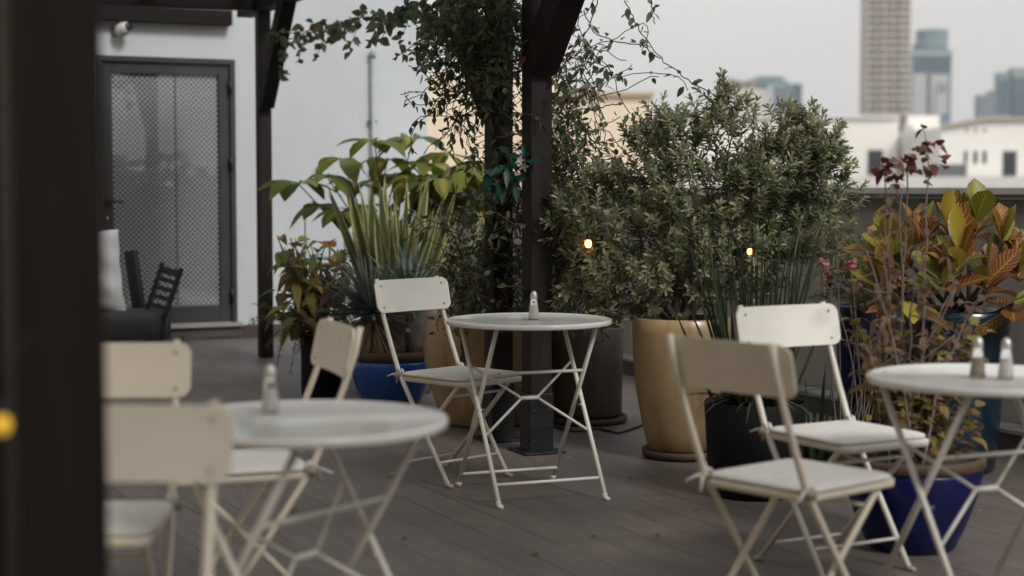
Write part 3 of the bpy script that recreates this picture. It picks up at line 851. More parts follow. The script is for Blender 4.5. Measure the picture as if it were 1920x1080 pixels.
# mottled brown plant, left
def bushy(label, base, pts, nleaf, L, Wd, mt, seed, name='leafy_plant', prof=OVATE, sag=.3, stemmat=None, up=.2, sr=.006, jitter=.06, spread=1.0, twig=0):
    """stems from the pot up to each tip point; leaves set along the upper part of every stem"""
    r = random.Random(seed); t = thing(name, label, 'plant', base)
    m, ms = MB(), MB()
    for tip in pts:
        tip = tip - base
        s0 = V((r.uniform(-.06, .06), r.uniform(-.06, .06), 0))
        c = s0 + (tip - s0) * .5 + V((0, 0, tip.z * .12)) + rv(r, jitter)
        path = []
        for k in range(9):
            q = k / 8
            path.append(s0 * (1 - q) ** 2 + c * 2 * q * (1 - q) + tip * q * q)
        ms.tube(path, [sr * (1 - .06 * k) for k in range(9)], 5)
        for k in range(nleaf):
            q = r.uniform(.35, 1.0) if not twig else r.uniform(twig, 1)
            o = s0 * (1 - q) ** 2 + c * 2 * q * (1 - q) + tip * q * q
            d = rdir(r); d.z = d.z * .6 + up; d.normalize()
            o2 = o + d * .02
            m.leaf(o2, d, V((0, 0, 1)) + rv(r, .6), L * r.uniform(.6, 1.15), Wd * r.uniform(.7, 1.15), prof, sag * r.uniform(.3, 1.5), .3)
    m.build('foliage', mt, t); ms.build('stem', stemmat or MBARK, t)
    return t
r = random.Random(8)
pts = [P(r.uniform(512, 650), r.uniform(445, 600), pBx.y + r.uniform(-.25, .3)) for _ in range(44)]
bushy('mottled brown and olive plant in the dark pot beside the left post', pBx + V((0, 0, .33)), pts, 10, .125, .062, LBROWN, 9, sag=.6)

# arching fern fronds
def fern(label, base, tips, seed, mt, leafl=.035, per=70, name='fern', arch=.25):
    r = random.Random(seed); t = thing(name, label, 'plant', base)
    m, ms = MB(), MB()
    for tip in tips:
        tip = tip - base
        c = tip * .5 + V((0, 0, abs(tip.length) * arch + .05)) + rv(r, .04)
        pt = lambda q: c * 2 * q * (1 - q) + tip * q * q
        ms.tube([pt(k / 8) for k in range(9)], [.003 - .0002 * k for k in range(9)], 4)
        for k in range(per):
            q = r.uniform(.2, 1); o = pt(q)
            d = rdir(r); d.z -= .15
            m.leaf(o, d, rdir(r), leafl * r.uniform(.5, 1.3), .004, (1, .8, .1), .1, .1)
    m.build('foliage', mt, t); ms.build('stem', MVINE, t)
    return t
r = random.Random(14)
tips = [P(x, y, pBx.y - .1 + r.uniform(-.3, .3)) for x, y in ((455, 618), (470, 600), (500, 650), (520, 690), (480, 570), (530, 640), (545, 700), (560, 660), (505, 610), (575, 720), (540, 600), (590, 690))]
fern('arching feathery fern drooping in front of the left pergola post', pBx + V((-.12, -.14, .40)), tips, 15, LFERN)

# big shrub
def shrub():
    r = random.Random(33)
    base = pS + V((0, 0, .595))
    t = thing('shrub', 'big rounded grey green shrub rising from the tall tan pot', 'shrub', base)
    lobes = [(1150, 355, 50, 45), (1215, 320, 70, 60), (1275, 290, 75, 75), (1310, 245, 45, 45), (1355, 195, 22, 48), (1085, 430, 45, 60, .6), (1085, 560, 40, 35, .6), (1590, 400, 22, 40, .7), (1195, 258, 22, 18), (1538, 285, 40, 55), (1260, 575, 80, 28, .8), (1440, 330, 100, 70), (1385, 265, 75, 70), (1450, 250, 65, 48), (1510, 285, 55, 62), (1550, 350, 42, 60),
             (1320, 370, 130, 80), (1440, 370, 110, 85), (1180, 430, 120, 80, .6), (1330, 450, 180, 90), (1480, 440, 95, 70), (1240, 530, 130, 75, .6), (1125, 500, 60, 55, .6), (1390, 510, 100, 60), (1150, 560, 55, 40), (1240, 232, 26, 22), (1500, 235, 28, 22)]
    sc = pS.y / FPX
    limbs = []
    ms = MB(); m = MB()
    trunk_top = []
    for k, (px, py) in enumerate(((1255, 470), (1320, 450), (1400, 440), (1200, 480), (1300, 400), (1450, 470))):
        e = P(px, py, pS.y + r.uniform(-.25, .3)) - base
        s0 = V((r.uniform(-.05, .05), r.uniform(-.05, .05), 0))
        path = [s0 + (e - s0) * q + V((math.sin(q * 5 + k) * .03, math.cos(q * 4 + k) * .03, .04 * math.sin(PI * q))) for q in (0, .25, .5, .75, 1)]
        ms.tube(path, [.022, .019, .016, .013, .010], 7)
        trunk_top += path[2:]
    tot = sum(l[2] * l[3] for l in lobes)
    tips = []
    for lb in lobes:
        cx, cy, rx, ry = lb[:4]
        n = int(1900 * rx * ry / tot * (lb[4] if len(lb) > 4 else 1)) + 6
        for _ in range(n):
            while True:
                a, b, c = r.uniform(-1, 1), r.uniform(-1, 1), r.uniform(-1, 1)
                q = a * a + b * b + c * c
                if q < 1 and q > .12 * r.random(): break
            depth = c * (min(rx, 110)) * sc * 1.0
            p = P(cx + a * rx, cy + b * ry, pS.y + .05 + depth)
            g = mnoise.noise(p * 6.5)
            if g < -.2: continue                # gaps in the crown
            tips.append(p - base)
    c0 = V((0, 0, .1))
    tips.sort(key=lambda q: min((q - w_).length for w_ in trunk_top))
    nodes = list(trunk_top)
    for p in tips:
        near = min(nodes, key=lambda q: (q - p).length_squared)
        nodes.append(p)
        out = (p - near); ln = out.length
        if ln < .004: continue
        mid = near + out * .5 + rv(r, .15 * ln)
        ms.tube([near, mid, p], [.0042, .0032, .0022], 4, caps=False)
        ax = ((p - c0).normalized() * .6 + out.normalized() * .6 + V((0, 0, .5)) + rv(r, .55)).normalized()
        tl = r.uniform(.05, .10)
        end = p + ax * tl
        ms.tube([p, end], [.0020, .001], 3, caps=False)
        nl = r.randint(13, 19)
        side = ax.orthogonal().normalized(); s2 = ax.cross(side)
        for k in range(nl):
            q = (k + .5) / nl; a = k * 2.4 + r.uniform(-.3, .3)
            rad = side * math.cos(a) + s2 * math.sin(a)
            d = (rad * (1.2 - .6 * q) + ax * (.35 + .8 * q) + V((0, 0, -.1))).normalized()
            m.leaf(p + ax * tl * q, d, ax + rv(r, .3), r.uniform(.028, .05), r.uniform(.011, .018), OBO, .15, .25)
    m.build('foliage', LSHRUB, t); ms.build('stem', MBARK, t)
shrub()

# vines on the twin posts
def vine():
    r = random.Random(77)
    base = B1 + V((.0, .0, .0))
    t = thing('climbing_vine', 'dense dark climbing vine wrapped round the twin posts and hanging beside them', 'vine', base)
    m, mg, ms, mf = MB(), MB(), MB(), MB()
    def stems(p, d, L, step=.05, wob=.5, grav=-.1):
        pts = [p.copy()]; n = int(L / step)
        for _ in range(n):
            d = (d + rv(r, wob) + V((0, 0, grav))).normalized()
            p = p + d * step; pts.append(p.copy())
        return pts
    def leaves(pts, dens, size, target=None):
        for i in range(len(pts) - 1):
            nn = dens if dens >= 1 else (1 if r.random() < dens else 0)
            for _ in range(int(nn)):
                o = pts[i] + (pts[i + 1] - pts[i]) * r.random()
                d = rdir(r); d.z -= .25; d.normalize()
                (target or m).leaf(o + d * .012, d, V((0, -.3, 1)) + rv(r, .8), size * r.uniform(.6, 1.25), size * .52 * r.uniform(.8, 1.2), OVATE, .2, .3)
    def region(n, cx, cy, rx, ry, dd, dz, L, dens, size, wob=.55, grav=-.05, th=.0025):
        for _ in range(n):
            while True:
                a, b = r.uniform(-1, 1), r.uniform(-1, 1)
                if a * a + b * b < 1: break
            p = P(cx + a * rx, cy + b * ry, dd + r.uniform(-dz, dz)) - base
            pts = stems(p, rdir(r), L * r.uniform(.6, 1.3), .045, wob, grav)
            ms.tube(pts, th, 3, caps=False)
            leaves(pts, dens, size)
    # thick head left of and behind the posts
    region(85, 915, 20, 85, 75, 8.0, .28, .40, 2, .046)
    region(60, 895, 110, 62, 70, 8.0, .25, .36, 2, .044)
    region(22, 870, 190, 40, 50, 8.0, .2, .35, 1, .042)
    region(18, 975, 70, 40, 90, 7.9, .2, .35, 1, .045)
    region(26, 960, 230, 26, 120, 8.1, .12, .4, 1, .042)
    region(16, 835, 75, 35, 40, 8.0, .2, .3, 1, .055)
    # right of the posts: a tangle of twine with fewer leaves
    region(40, 1065, 170, 50, 130, 7.9, .25, .5, .55, .045, .5, -.15)
    region(55, 1060, 330, 45, 110, 7.95, .25, .5, .8, .042, .6, -.05)
    region(100, 1070, 420, 60, 110, 8.1, .25, .45, .7, .04, .8, 0)
    region(60, 1040, 500, 40, 80, 8.1, .2, .4, .8, .04, .8, 0)
    region(30, 870, 495, 40, 80, 8.3, .2, .45, 1.0, .045, .6, -.05)
    region(30, 900, 540, 40, 60, 8.3, .2, .4, 1.0, .045, .6, -.05)
    region(30, 965, 430, 14, 180, 8.0, .1, .35, .8, .04, .7, -.05)
    region(14, 1110, 130, 30, 60, 7.8, .2, .4, 1, .05, .4, -.1)
    region(46, 1060, 430, 40, 130, 7.95, .2, .4, 1.6, .046, .6, -.05)
    region(30, 1045, 260, 28, 110, 7.9, .15, .4, 1.4, .046, .5, -.1)
    region(24, 885, 490, 30, 75, 8.2, .15, .4, 1.5, .046, .6, -.05)
    region(16, 930, 420, 26, 160, 7.88, .04, .35, 1.0, .044, .5, -.1)
    # hanging loops left of the posts
    for (a, b, c) in (((905, 190), (825, 250), (860, 310)), ((900, 150), (850, 210), (885, 290)), ((870, 200), (840, 260), (905, 330)), ((880, 90), (790, 110), (775, 130)), ((860, 160), (820, 190), (820, 200))):
        A_, B_, C_ = [P(*q, 7.85 + r.uniform(-.15, .15)) - base for q in (a, b, c)]
        pts = [A_ * (1 - q) ** 2 + B_ * 2 * q * (1 - q) + C_ * q * q + rv(r, .008) for q in [k / 14 for k in range(15)]]
        ms.tube(pts, .0026, 4, caps=False); leaves(pts, .6, .042)
    # arching shoots to the right at the top
    for path in (((1095, 20), (1110, 60), (1150, 75), (1205, 85), (1240, 110)), ((1170, 0), (1190, 40), (1215, 80), (1245, 115), (1290, 150), (1340, 178), (1395, 200)),
                 ((1040, 160), (1075, 90), (1110, 40), (1120, 0)), ((1040, 230), (1080, 205), (1130, 200), (1160, 195)), ((1045, 190), (1100, 160), (1120, 125)),
                 ((1050, 260), (1085, 225), (1110, 260), (1130, 290)), ((1220, 0), (1222, 20), (1228, 45))):
        q0 = [P(*q, 7.75) - base for q in path]
        pts = []
        for i in range(len(q0) - 1):
            for k in range(5): pts.append(q0[i] + (q0[i + 1] - q0[i]) * k / 5 + rv(r, .006))
        pts.append(q0[-1])
        ms.tube(pts, .0028, 4, caps=False)
        leaves(pts[: int(len(pts) * .8)], .75, .05)
    # bright blue-green sprigs in front of the posts
    for (px, py) in ((930, 330), (950, 310), (965, 345), (985, 300), (945, 350), (915, 345), (955, 290)):
        p = P(px, py, 7.66) - base
        for _ in range(5):
            d = rdir(r); d.y -= .3; d.normalize()
            mg.leaf(p + d * .01, d, V((0, -1, .6)) + rv(r, .4), r.uniform(.06, .095), .034, OVATE, .25, .3)
        ms.tube([p, p + V((.05, .3, -.1))], .002, 4, caps=False)
    for (px, py) in ((745, 22), (760, 10), (795, 25), (808, 45), (800, 60), (822, 5), (835, 40)):
        p = P(px, py, 8.2) - base
        for _ in range(5):
            mg.leaf(p, rdir(r), V((0, -1, .6)) + rv(r, .5), r.uniform(.05, .08), .03, OVATE, .2, .3)
    # small white jasmine stars
    for (px, py) in ((975, 300), (982, 312), (886, 485), (878, 440), (1055, 370), (890, 493)):
        p = P(px, py, 7.64 if px > 950 and px < 1000 else 8.05) - base
        mf = MB()
        for k in range(5):
            a = k * 2 * PI / 5
            mf.leaf(p, V((math.cos(a), -.3, math.sin(a))), V((0, -1, 0)), .028, .013, SMALL, 0, .1)
        mf.build('flower', PETAL, t)
    m.build('foliage', LVINE, t); ms.build('stem', MVINE, t); mg.build('young_leaves', LVINEG, t)
vine()

# garland of creeper on a wire from the left brace to the twin posts
def garland():
    r = random.Random(50); base = P(560, 60, 10.6)
    t = thing('creeper_garland', 'thin creeper garland strung along a wire across the white wall at the top', 'vine', base)
    ctrl = [(515, 75, 11.6), (548, 75, 11.2), (585, 55, 10.8), (625, 60, 10.4), (665, 35, 10.0), (700, 30, 9.6), (735, 38, 9.2), (775, 22, 8.9), (812, 35, 8.5), (850, 30, 8.2)]
    q = [P(*c) - base for c in ctrl]
    m, ms = MB(), MB(); pts = []
    for i in range(len(q) - 1):
        for k in range(7): pts.append(q[i] + (q[i + 1] - q[i]) * k / 7 + rv(r, .012))
    ms.tube(pts, .004, 5)
    for i, p in enumerate(pts):
        for _ in range(r.choice((1, 2, 4, 5))):
            d = rdir(r); d.z -= .3; d.normalize()
            o = p + rv(r, .05)
            m.leaf(o, d, V((0, -1, .8)) + rv(r, .6), r.uniform(.045, .075), .045, OVATE, .2, .3)
    for i in range(4, len(pts), 6):
        h = r.uniform(.05, .22); p = pts[i]
        path = [p + V((math.sin(k) * .02, 0, -h * k / 5)) for k in range(6)]
        ms.tube(path, .002, 4)
        for pp in path[2:]:
            for _ in range(2):
                m.leaf(pp, rdir(r), V((0, -1, .8)) + rv(r, .6), r.uniform(.04, .065), .04, OVATE, .2, .3)
    for pp in ((533, 110), (530, 128), (536, 140), (527, 150)):
        o = P(*pp, 11.4) - base
        for _ in range(3): m.leaf(o, rdir(r), V((0, -1, .8)), .06, .045, OVATE, .2, .3)
    ms.tube([P(536, 78, 11.4) - base, P(533, 110, 11.4) - base, P(528, 152, 11.4) - base], .002, 4)
    m.build('foliage', LVINE, t); ms.build('stem', MVINE, t)
garland()

# reeds
r = random.Random(61)
t = thing('reed_plant', 'clump of dark green upright reeds in the black planter', 'plant', pK + V((0, 0, .33)))
m = MB()
for i in range(95):
    a = r.uniform(0, 2 * PI); rb = .15 * math.sqrt(r.random())
    o = V((rb * math.cos(a), rb * math.sin(a), 0)); tilt = min(.55, abs(r.gauss(0, .2)) + .02)
    d = V((math.cos(a) * math.sin(tilt), math.sin(a) * math.sin(tilt), math.cos(tilt)))
    L = r.uniform(.4, .86)
    m.leaf(o, d, rdir(r), L, r.uniform(.010, .017), (.9, 1, .9, .7, .1), r.uniform(-.02, .06), .9)
for i in range(40):
    a = r.uniform(0, 2 * PI); d = V((math.cos(a) * .75, math.sin(a) * .75, .55)).normalized()
    m.leaf(V((0, 0, .0)), d, V((0, 0, 1)), r.uniform(.25, .5), .02, BLADE, r.uniform(.25, .6), .5)
m.build('foliage', LREED, t)

# feathery asparagus bush
r = random.Random(71); bb = P(1590, 600, 7.5)
t_ = [P(r.uniform(1490, 1650), r.uniform(390, 580), 7.5 + r.uniform(-.3, .3)) for _ in range(44)]
fern('fine feathery green bush between the big shrub and the croton', V((pD.x, pD.y, .65)), t_, 72, LFERN, .05, 90, 'asparagus_plant', .08)
# long arching dark leaves low down between black and navy pots
r = random.Random(81)
bA = P(1530, 760, 7.1); bA.z = 0
sword('low clump of long dark arching leaves beside the black planter', bA, 40, 1.3, .62, .035, LREED, 82, 'strap_leaf_plant', BLADE, .7, .35, .05)

# croton
def croton():
    r = random.Random(91); base = pC + V((0, 0, .67))
    t = thing('croton', 'croton with large red, orange and yellow veined leaves in the teal pot', 'plant', base)
    m, ms = MB(), MB()
    heads = [(1680, 500, 6.95), (1725, 455, 7.1), (1780, 430, 7.15), (1830, 415, 7.2), (1880, 450, 7.2), (1770, 520, 6.9), (1850, 520, 6.95), (1910, 500, 7.1), (1700, 560, 6.9), (1900, 570, 7.0), (1665, 455, 7.0), (1800, 480, 6.9), (1655, 530, 6.9)]
    for (px, py, dd) in heads:
        h = P(px, py, dd) - base
        s0 = V((r.uniform(-.08, .08), r.uniform(-.06, .06), 0))
        ms.tube([s0, (s0 + h) / 2 + rv(r, .02), h], [.012, .010, .008], 6)
        a0 = r.uniform(0, 6)
        for k in range(9):
            a = a0 + k * 2.4 + r.uniform(-.25, .25); q = k / 9
            el = R(22 + 58 * q + r.uniform(-14, 14)) if py < 540 else R(r.uniform(-15, 40))
            d = V((math.cos(a) * math.cos(el), math.sin(a) * math.cos(el), math.sin(el)))
            m.leaf(h + V((0, 0, -.07 + .09 * q)), d, V((0, 0, 1)) + rv(r, .35) - d * .5 + V((0, -.4, 0)), r.uniform(.14, .24), r.uniform(.065, .11), (.12, .55, .9, 1.0, .75, .05), r.uniform(-.05, .4), r.uniform(.15, .5))
    m.build('foliage', LCROT, t); ms.build('stem', MBARK, t)
croton()

# twiggy autumn plant in the deep blue pot
r = random.Random(101); base = pN + V((0, 0, .29))
t = thing('twiggy_plant', 'sparse twiggy plant of pale bare stems with faded autumn leaves in front of the croton', 'plant', base)
m, ms, mr = MB(), MB(), MB()
ends = [(1700, 300), (1655, 320), (1740, 275), (1670, 400), (1625, 470), (1640, 540), (1790, 540), (1830, 560), (1720, 460), (1650, 600), (1690, 350)]
for (px, py) in ends:
    e = P(px, py, pN.y + r.uniform(-.12, .35)) - base
    s0 = V((r.uniform(-.1, .1), r.uniform(-.08, .08), 0))
    pts = []
    c = s0 + (e - s0) * .5 + V(((s0.x - e.x) * .18, 0, .0)) + rv(r, .05)
    for k in range(11):
        q = k / 10; pts.append(s0 * (1 - q) ** 2 + c * 2 * q * (1 - q) + e * q * q + rv(r, .007))
    ms.tube(pts, [.0056 - .0003 * k for k in range(11)], 5)
    for k in range(r.randint(7, 11)):
        q = r.randint(5, 10); p = pts[q] + rv(r, .07)
        tgt = mr if py < 340 and q > 8 else m
        ms.tube([pts[q], p], .0016, 3, caps=False)
        for _ in range(r.randint(1, 3)):
            tgt.leaf(p, rdir(r), V((0, -.5, 1)) + rv(r, .7), r.uniform(.028, .05), r.uniform(.02, .034), OVATE, .3, .3)
    # side shoots
    for k in (4, 7):
        e2 = pts[k] + rv(r, .16) + V((0, 0, .08)); ms.tube([pts[k], (pts[k] + e2) / 2 + rv(r, .015), e2], [.003, .0025, .0015], 4)
        for _ in range(2): m.leaf(e2 + rv(r, .02), rdir(r), V((0, -.5, 1)) + rv(r, .7), r.uniform(.025, .042), .026, OVATE, .3, .3)
for (px, py) in ((1655, 318), (1668, 312), (1640, 330), (1700, 310), (1720, 330), (1735, 275), (1752, 268), (1760, 300), (1745, 310), (1690, 330), (1712, 290)):
    p = P(px, py, pN.y + .1) - base
    for _ in range(5): (mr if r.random() < .6 else m).leaf(p + rv(r, .03), rdir(r), V((0, -.6, 1)) + rv(r, .6), r.uniform(.03, .05), .035, OVATE, .3, .3)
m.build('foliage', LFADE, t); ms.build('stem', MPALE, t); mr.build('red_leaves', LRED, t)
# low yellow brown ground plant on the deep blue pot rim
r = random.Random(111)
pts = [P(r.uniform(1590, 1860), r.uniform(570, 830), pN.y + r.uniform(-.05, .3)) for _ in range(64)]
bushy('low yellow and brown leafy plant spilling over the rim of the deep blue pot', pN + V((.01, .02, .28)), pts, 12, .052, .038, LLOW, 112, 'low_plant', sr=.0022, twig=.3)
# pale pink flowered plant behind the far right chair
r = random.Random(121)
pts = [P(r.uniform(1540, 1700), r.uniform(430, 580), 6.9 + r.uniform(-.2, .2)) for _ in range(14)]
bF = P(1600, 700, 6.95); bF.z = 0
tt = bushy('thin plant with pink and salmon blossoms left of the croton', bF, pts, 4, .05, .03, LFADE, 122, 'flowering_plant', stemmat=MPALE, sr=.004, twig=.75)
m = MB()
for p in pts[:9]:
    o = p - bF
    for k in range(14): m.leaf(o + rv(r, .012), rdir(r), rdir(r), .03, .022, OVATE, .1, .3)
m.build('blossoms', PINK, tt)
# yellow-green plant behind the posts
r = random.Random(131)
pts = [P(r.uniform(1045, 1130), r.uniform(460, 545), 9.5 + r.uniform(-.15, .15)) for _ in range(16)]
bushy('yellow green leafy plant lit by a small lamp behind the posts', pBk + V((0, 0, .62)), pts, 6, .16, .055, LYEL, 132, 'leafy_plant', up=.5, sag=.3)
# mid-green filler on the wide tan pot
r = random.Random(141)
pts = [P(r.uniform(850, 1010), r.uniform(440, 590), 8.75 + r.uniform(-.2, .25)) for _ in range(46)]
bushy('dark green bush filling the wide tan pot behind the twin posts', pT + V((0, 0, .54)), pts, 22, .055, .022, LGREEN, 142, 'leafy_plant', sag=.2)
r = random.Random(145)
pts = [P(r.uniform(1030, 1170), r.uniform(500, 605), 8.7 + r.uniform(-.15, .15)) for _ in range(26)]
bushy('olive green bush spilling over the grey cylinder planter', pG + V((0, 0, .45)), pts, 20, .06, .022, LSHRUB, 146, 'leafy_plant', sag=.3)
# trailing green strand down the tan pot
o = thing('trailing_plant', 'narrow trailing strand hanging down the front of the wide tan pot', 'plant', P(868, 610, 8.28))
m, ms = MB(), MB(); r = random.Random(150)
pts = [V((math.sin(k) * .006, 0, -.018 * k)) for k in range(15)]
ms.tube(pts, .003, 4)
for p in pts:
    for _ in range(5): m.leaf(p, rdir(r), rdir(r), .022, .014, OVATE, .2, .2)
m.build('foliage', LGREEN, o); ms.build('stem', MVINE, o)

# ------------------------------------------------------------------ other furniture and fittings
# lounge sofa by the wall
sf = P(250, 640, 11.0); sf.z = 0
sofa = thing('lounge_sofa', 'dark outdoor sofa with charcoal seat cushion and slatted end before the glazed door', 'sofa', sf)
sw = 11.0 / FPX
def sx(px): return (px - 250) * sw
m = MB(); m.box((sx(230), .0, .20), (sx(310) - sx(120), .72, .05)); bevel(m.build('base', MBLACK, sofa), .006)
for (x, y) in ((sx(302), -.33), (sx(302), .33), (sx(140), -.33), (sx(140), .33)):
    m = MB(); m.box((x, y, .09), (.045, .045, .18)); m.build('leg', MBLACK, sofa)
m = MB(); pad_mesh(m, (sx(222), -.02), sx(303) - sx(135), .68, .06, [(.226, .02), (.235, 0), (.37, 0), (.395, .012), (.41, .04), (.416, .1)]); m.build('seat_cushion', MCUSH, sofa)
m = MB(); m.beam((sx(243), .30, .40), (sx(226), .33, .80), .05, .08); m.build('back_frame', MBLACK, sofa)
# slatted end: leaning panel of two stiles and slats
a0, a1 = V((sx(268), .1, .385)), V((sx(302), .1, .73)); w_ = V((42 * sw, -.12, -.03))
m = MB(); m.beam(a0, a1, .03, .03, (0, 1, 0)); m.beam(a0 + w_, a1 + w_, .03, .03, (0, 1, 0)); m.beam(V((sx(305), -.1, .02)), a0 + w_, .04, .04, (0, 1, 0)); pn = m.build('armrest', MBLACK, sofa)
for k in range(6):
    q = (k + .25) / 6; p = a0 + (a1 - a0) * q
    m = MB(); m.beam(p, p + w_, .05 if k == 5 else .032, .014, (a1 - a0).cross(w_)); m.build('slat', MBLACK, pn)
# white pillow leaning on the sofa's back
o = thing('pillow', 'tall white pillow standing on the left end of the dark sofa', 'pillow', sf + V((sx(170), -.05, .418)))
m = MB(); vs = []; fs = []
nu, nv = 14, 16; pw, ph = .50, .54
for side in (-1, 1):
    b = len(vs)
    for i in range(nu + 1):
        for j in range(nv + 1):
            u_, v_ = 2 * i / nu - 1, 2 * j / nv - 1
            th = .10 * (max(0, 1 - u_ ** 4) * max(0, 1 - v_ ** 4)) ** .6 + .004
            sh = 1 - .05 * (1 - abs(u_)) * abs(v_) ** 3
            z = ph / 2 * v_ + ph / 2
            vs.append(V((pw / 2 * u_ * (1 - .05 * (1 - v_ * v_)) + .0 - .10 * z, side * th + .012 * math.sin(9 * v_ + 3 * u_) + .1 * z, z * sh)))
    for i in range(nu):
        for j in range(nv):
            q = (b + i * (nv + 1) + j, b + (i + 1) * (nv + 1) + j, b + (i + 1) * (nv + 1) + j + 1, b + i * (nv + 1) + j + 1)
            fs.append(q if side < 0 else q[::-1])
m.add(vs, fs, smooth=True); m.build('cover', MPILL, o)

# turquoise frame behind the plants with an orange tag
o = thing('plant_rack', 'thin turquoise metal frame standing behind the mottled brown plant', 'plant rack', P(610, 640, 11.2).xy.to_3d())
b = o.location
def q_(px, py, d_=11.2): return P(px, py, d_) - V(b)
m = MB(); m.tube([q_(572, 690), q_(572, 392), q_(646, 390), q_(646, 690)], .006, 8); m.build('front_frame', MTURQ, o)
for zz in (.35, .75):
    m = MB(); m.box((0, .2, zz), (.26, .40, .012)); m.build('shelf', MTURQ, o)
m = MB(); m.box((0, 0, 0), (.085, .012, .034)); m.box((-.0, .006, -.06), (.012, .008, .1))
tag(m.build('plant_tag', MTAGO, None, P(618, 457, 10.2)), 'small orange plant tag among the brown leaves', 'tag')

# string of small lamps: lit bulbs hanging in the foliage
BULB = emit('warm_bulb', (1.0, .42, .11), 4)
DIMB = emit('yellow_lamp', (1.0, .62, .05), .22)
def lamp(label, p, s=1.0, mt=BULB):
    o = thing('string_lamp', label, 'lamp', p, 0, 'small string lamps')
    m = MB(); m.lathe([(0, -.03), (.012, -.027), (.02, -.012), (.019, .004), (.011, .016), (.0, .017)], 16); b_ = m.build('bulb', mt, o)
    m = MB(); m.lathe([(.0105, .014), (.0115, .02), (.0115, .042), (.0, .044)], 12); m.build('socket', MBLACK, o)
    m = MB(); m.tube([(0, 0, .04), (.02, .01, .12), (.06, .03, .2)], .003, 5); m.build('cable', MBLACK, o)
    o.scale = (s, s, s)
lamp('small lit lamp glowing beside the yellow green plant behind the posts', P(1103, 455, 7.5), .8)
lamp('small lit lamp glowing inside the shrub above the reeds', P(1406, 470, 7.12), .62)
lamp('dim yellow lamp beside the near dark post at the left edge', P(4, 792, 2.22), .62, DIMB)

# dry leaves lying on the deck
r = random.Random(160)
for (px, py) in ((1245, 835), (1180, 900), (1235, 1005), (655, 895), (800, 905), (1080, 860), (720, 800), (1120, 1010), (560, 960), (1000, 1040), (880, 830), (640, 780), (1160, 850), (760, 1010), (1300, 960)):
    p = G(px, py); p.z = .006; a = r.uniform(0, 6.28)
    m = MB(); L = r.uniform(.022, .042)
    m.leaf((0, 0, 0), (math.cos(a), math.sin(a), .12), (0, 0, 1), L, L * .55, OVATE, .1, .35)
    tag(m.build('fallen_leaf', LFADE, None, p), 'small dry leaf lying on the deck between the tables and pots', 'leaf', 'dry leaves scattered on the deck')
# black cable on the deck
m = MB(); pts = [G(1030, 800), G(1075, 812), G(1120, 806), G(1160, 815), G(1200, 802), G(1215, 797)]
pp = []
for i in range(len(pts) - 1):
    for k in range(4): pp.append(pts[i] + (pts[i + 1] - pts[i]) * k / 4 + V((rng.uniform(-.01, .01), rng.uniform(-.01, .01), .008)))
m.tube(pp, .006, 6); tag(m.build('cable', MBLACK), 'thin black cable lying on the deck before the grey planter', 'cable')
m = MB(); pp = [corner + W * wlocal(x)[0] + U * -.085 + V((0, 0, .012 + .008 * math.sin(x * .05))) for x in range(330, 505, 12)]
m.tube(pp, .008, 6); tag(m.build('cable', MBLACK), 'black cable running along the foot of the white wall by the door', 'cable')

# ------------------------------------------------------------------ city beyond the parapet
MBW = mat('cream_render', (.84, .825, .785), (.79, .77, .73), .15, .9)
MBG = mat('warm_beige_render', (.85, .71, .54), (.80, .66, .49), .2, .9)
MWIN = mat('dark_window_glass', (.03, .035, .04), (.06, .065, .07), .8, .2)
MWFR = mat('window_frame', (.10, .10, .10), None, 5, .5)
MTOW = mat('tower_concrete', (.50, .47, .42), (.44, .415, .375), .05, .85)
MTOWB = mat('tower_balcony', (.62, .57, .50), (.55, .51, .45), .2, .85)
MTOWS = mat('tower_recess', (.20, .18, .155), (.25, .225, .195), .3, .6)
MGLB = mat('blue_curtain_wall', (.15, .23, .28), (.21, .29, .34), .08, .25)
MGLT = mat('teal_curtain_wall', (.13, .22, .24), (.19, .28, .29), .08, .25)
MGLD = mat('dark_blue_curtain_wall', (.075, .12, .16), (.11, .16, .20), .08, .25)
MRAIL = mat('grey_railing_panel', (.13, .135, .15), (.10, .105, .12), 1, .6)
MAWN = mat('green_grey_awning', (.12, .13, .115), None, 2, .8)
GZ = -14.0
def bx_px(m, px0, px1, py0, py1, d0, depth, zmin=None):
    """box whose front face fills the pixel span at distance d0"""
    a = P(px0, py1, d0); b = P(px1, py0, d0)
    z0 = a.z if zmin is None else zmin
    m.box(((a.x + b.x) / 2, d0 + depth / 2, (z0 + b.z) / 2), (b.x - a.x, depth, b.z - z0))
def bld(name, label, px, d0):
    return thing(name, label, 'building', V(((px - 960) / FPX * d0, d0, GZ)))
def bpart(t, name, mt, spans, d0, depth, toground=False):
    m = MB()
    for s in spans: bx_px(m, *s, d0, depth, GZ if toground else None)
    for i, v in enumerate(m.v): m.v[i] = tuple(V(v) - V(t.location))
    return m.build(name, mt, t)
def window(t, span, d0, frame=.06, mt=None):
    f = bpart(t, 'window', MWFR, [span], d0 - .05, .12)
    px0, px1, py0, py1 = span; e = frame * FPX / d0
    m = MB(); bx_px(m, px0 + e, px1 - e, py0 + e, py1 - e, d0 - .09, .04)
    for i, v in enumerate(m.v): m.v[i] = tuple(V(v) - V(t.location))
    m.build('pane', mt or MWIN, f)

# beige block
t = bld('beige_building', 'plain warm beige building behind the twin posts', 1000, 60)
bpart(t, 'wall', MBG, [(600, 1050, 141, 400)], 62, 12, True)
bpart(t, 'wing', MBG, [(1050, 1224, 174, 400)], 60, 14, True)
bpart(t, 'roof_edge', mat('beige_trim', (.60, .47, .31), None, 1, .9), [(1047, 1227, 172, 179)], 59.8, .5)
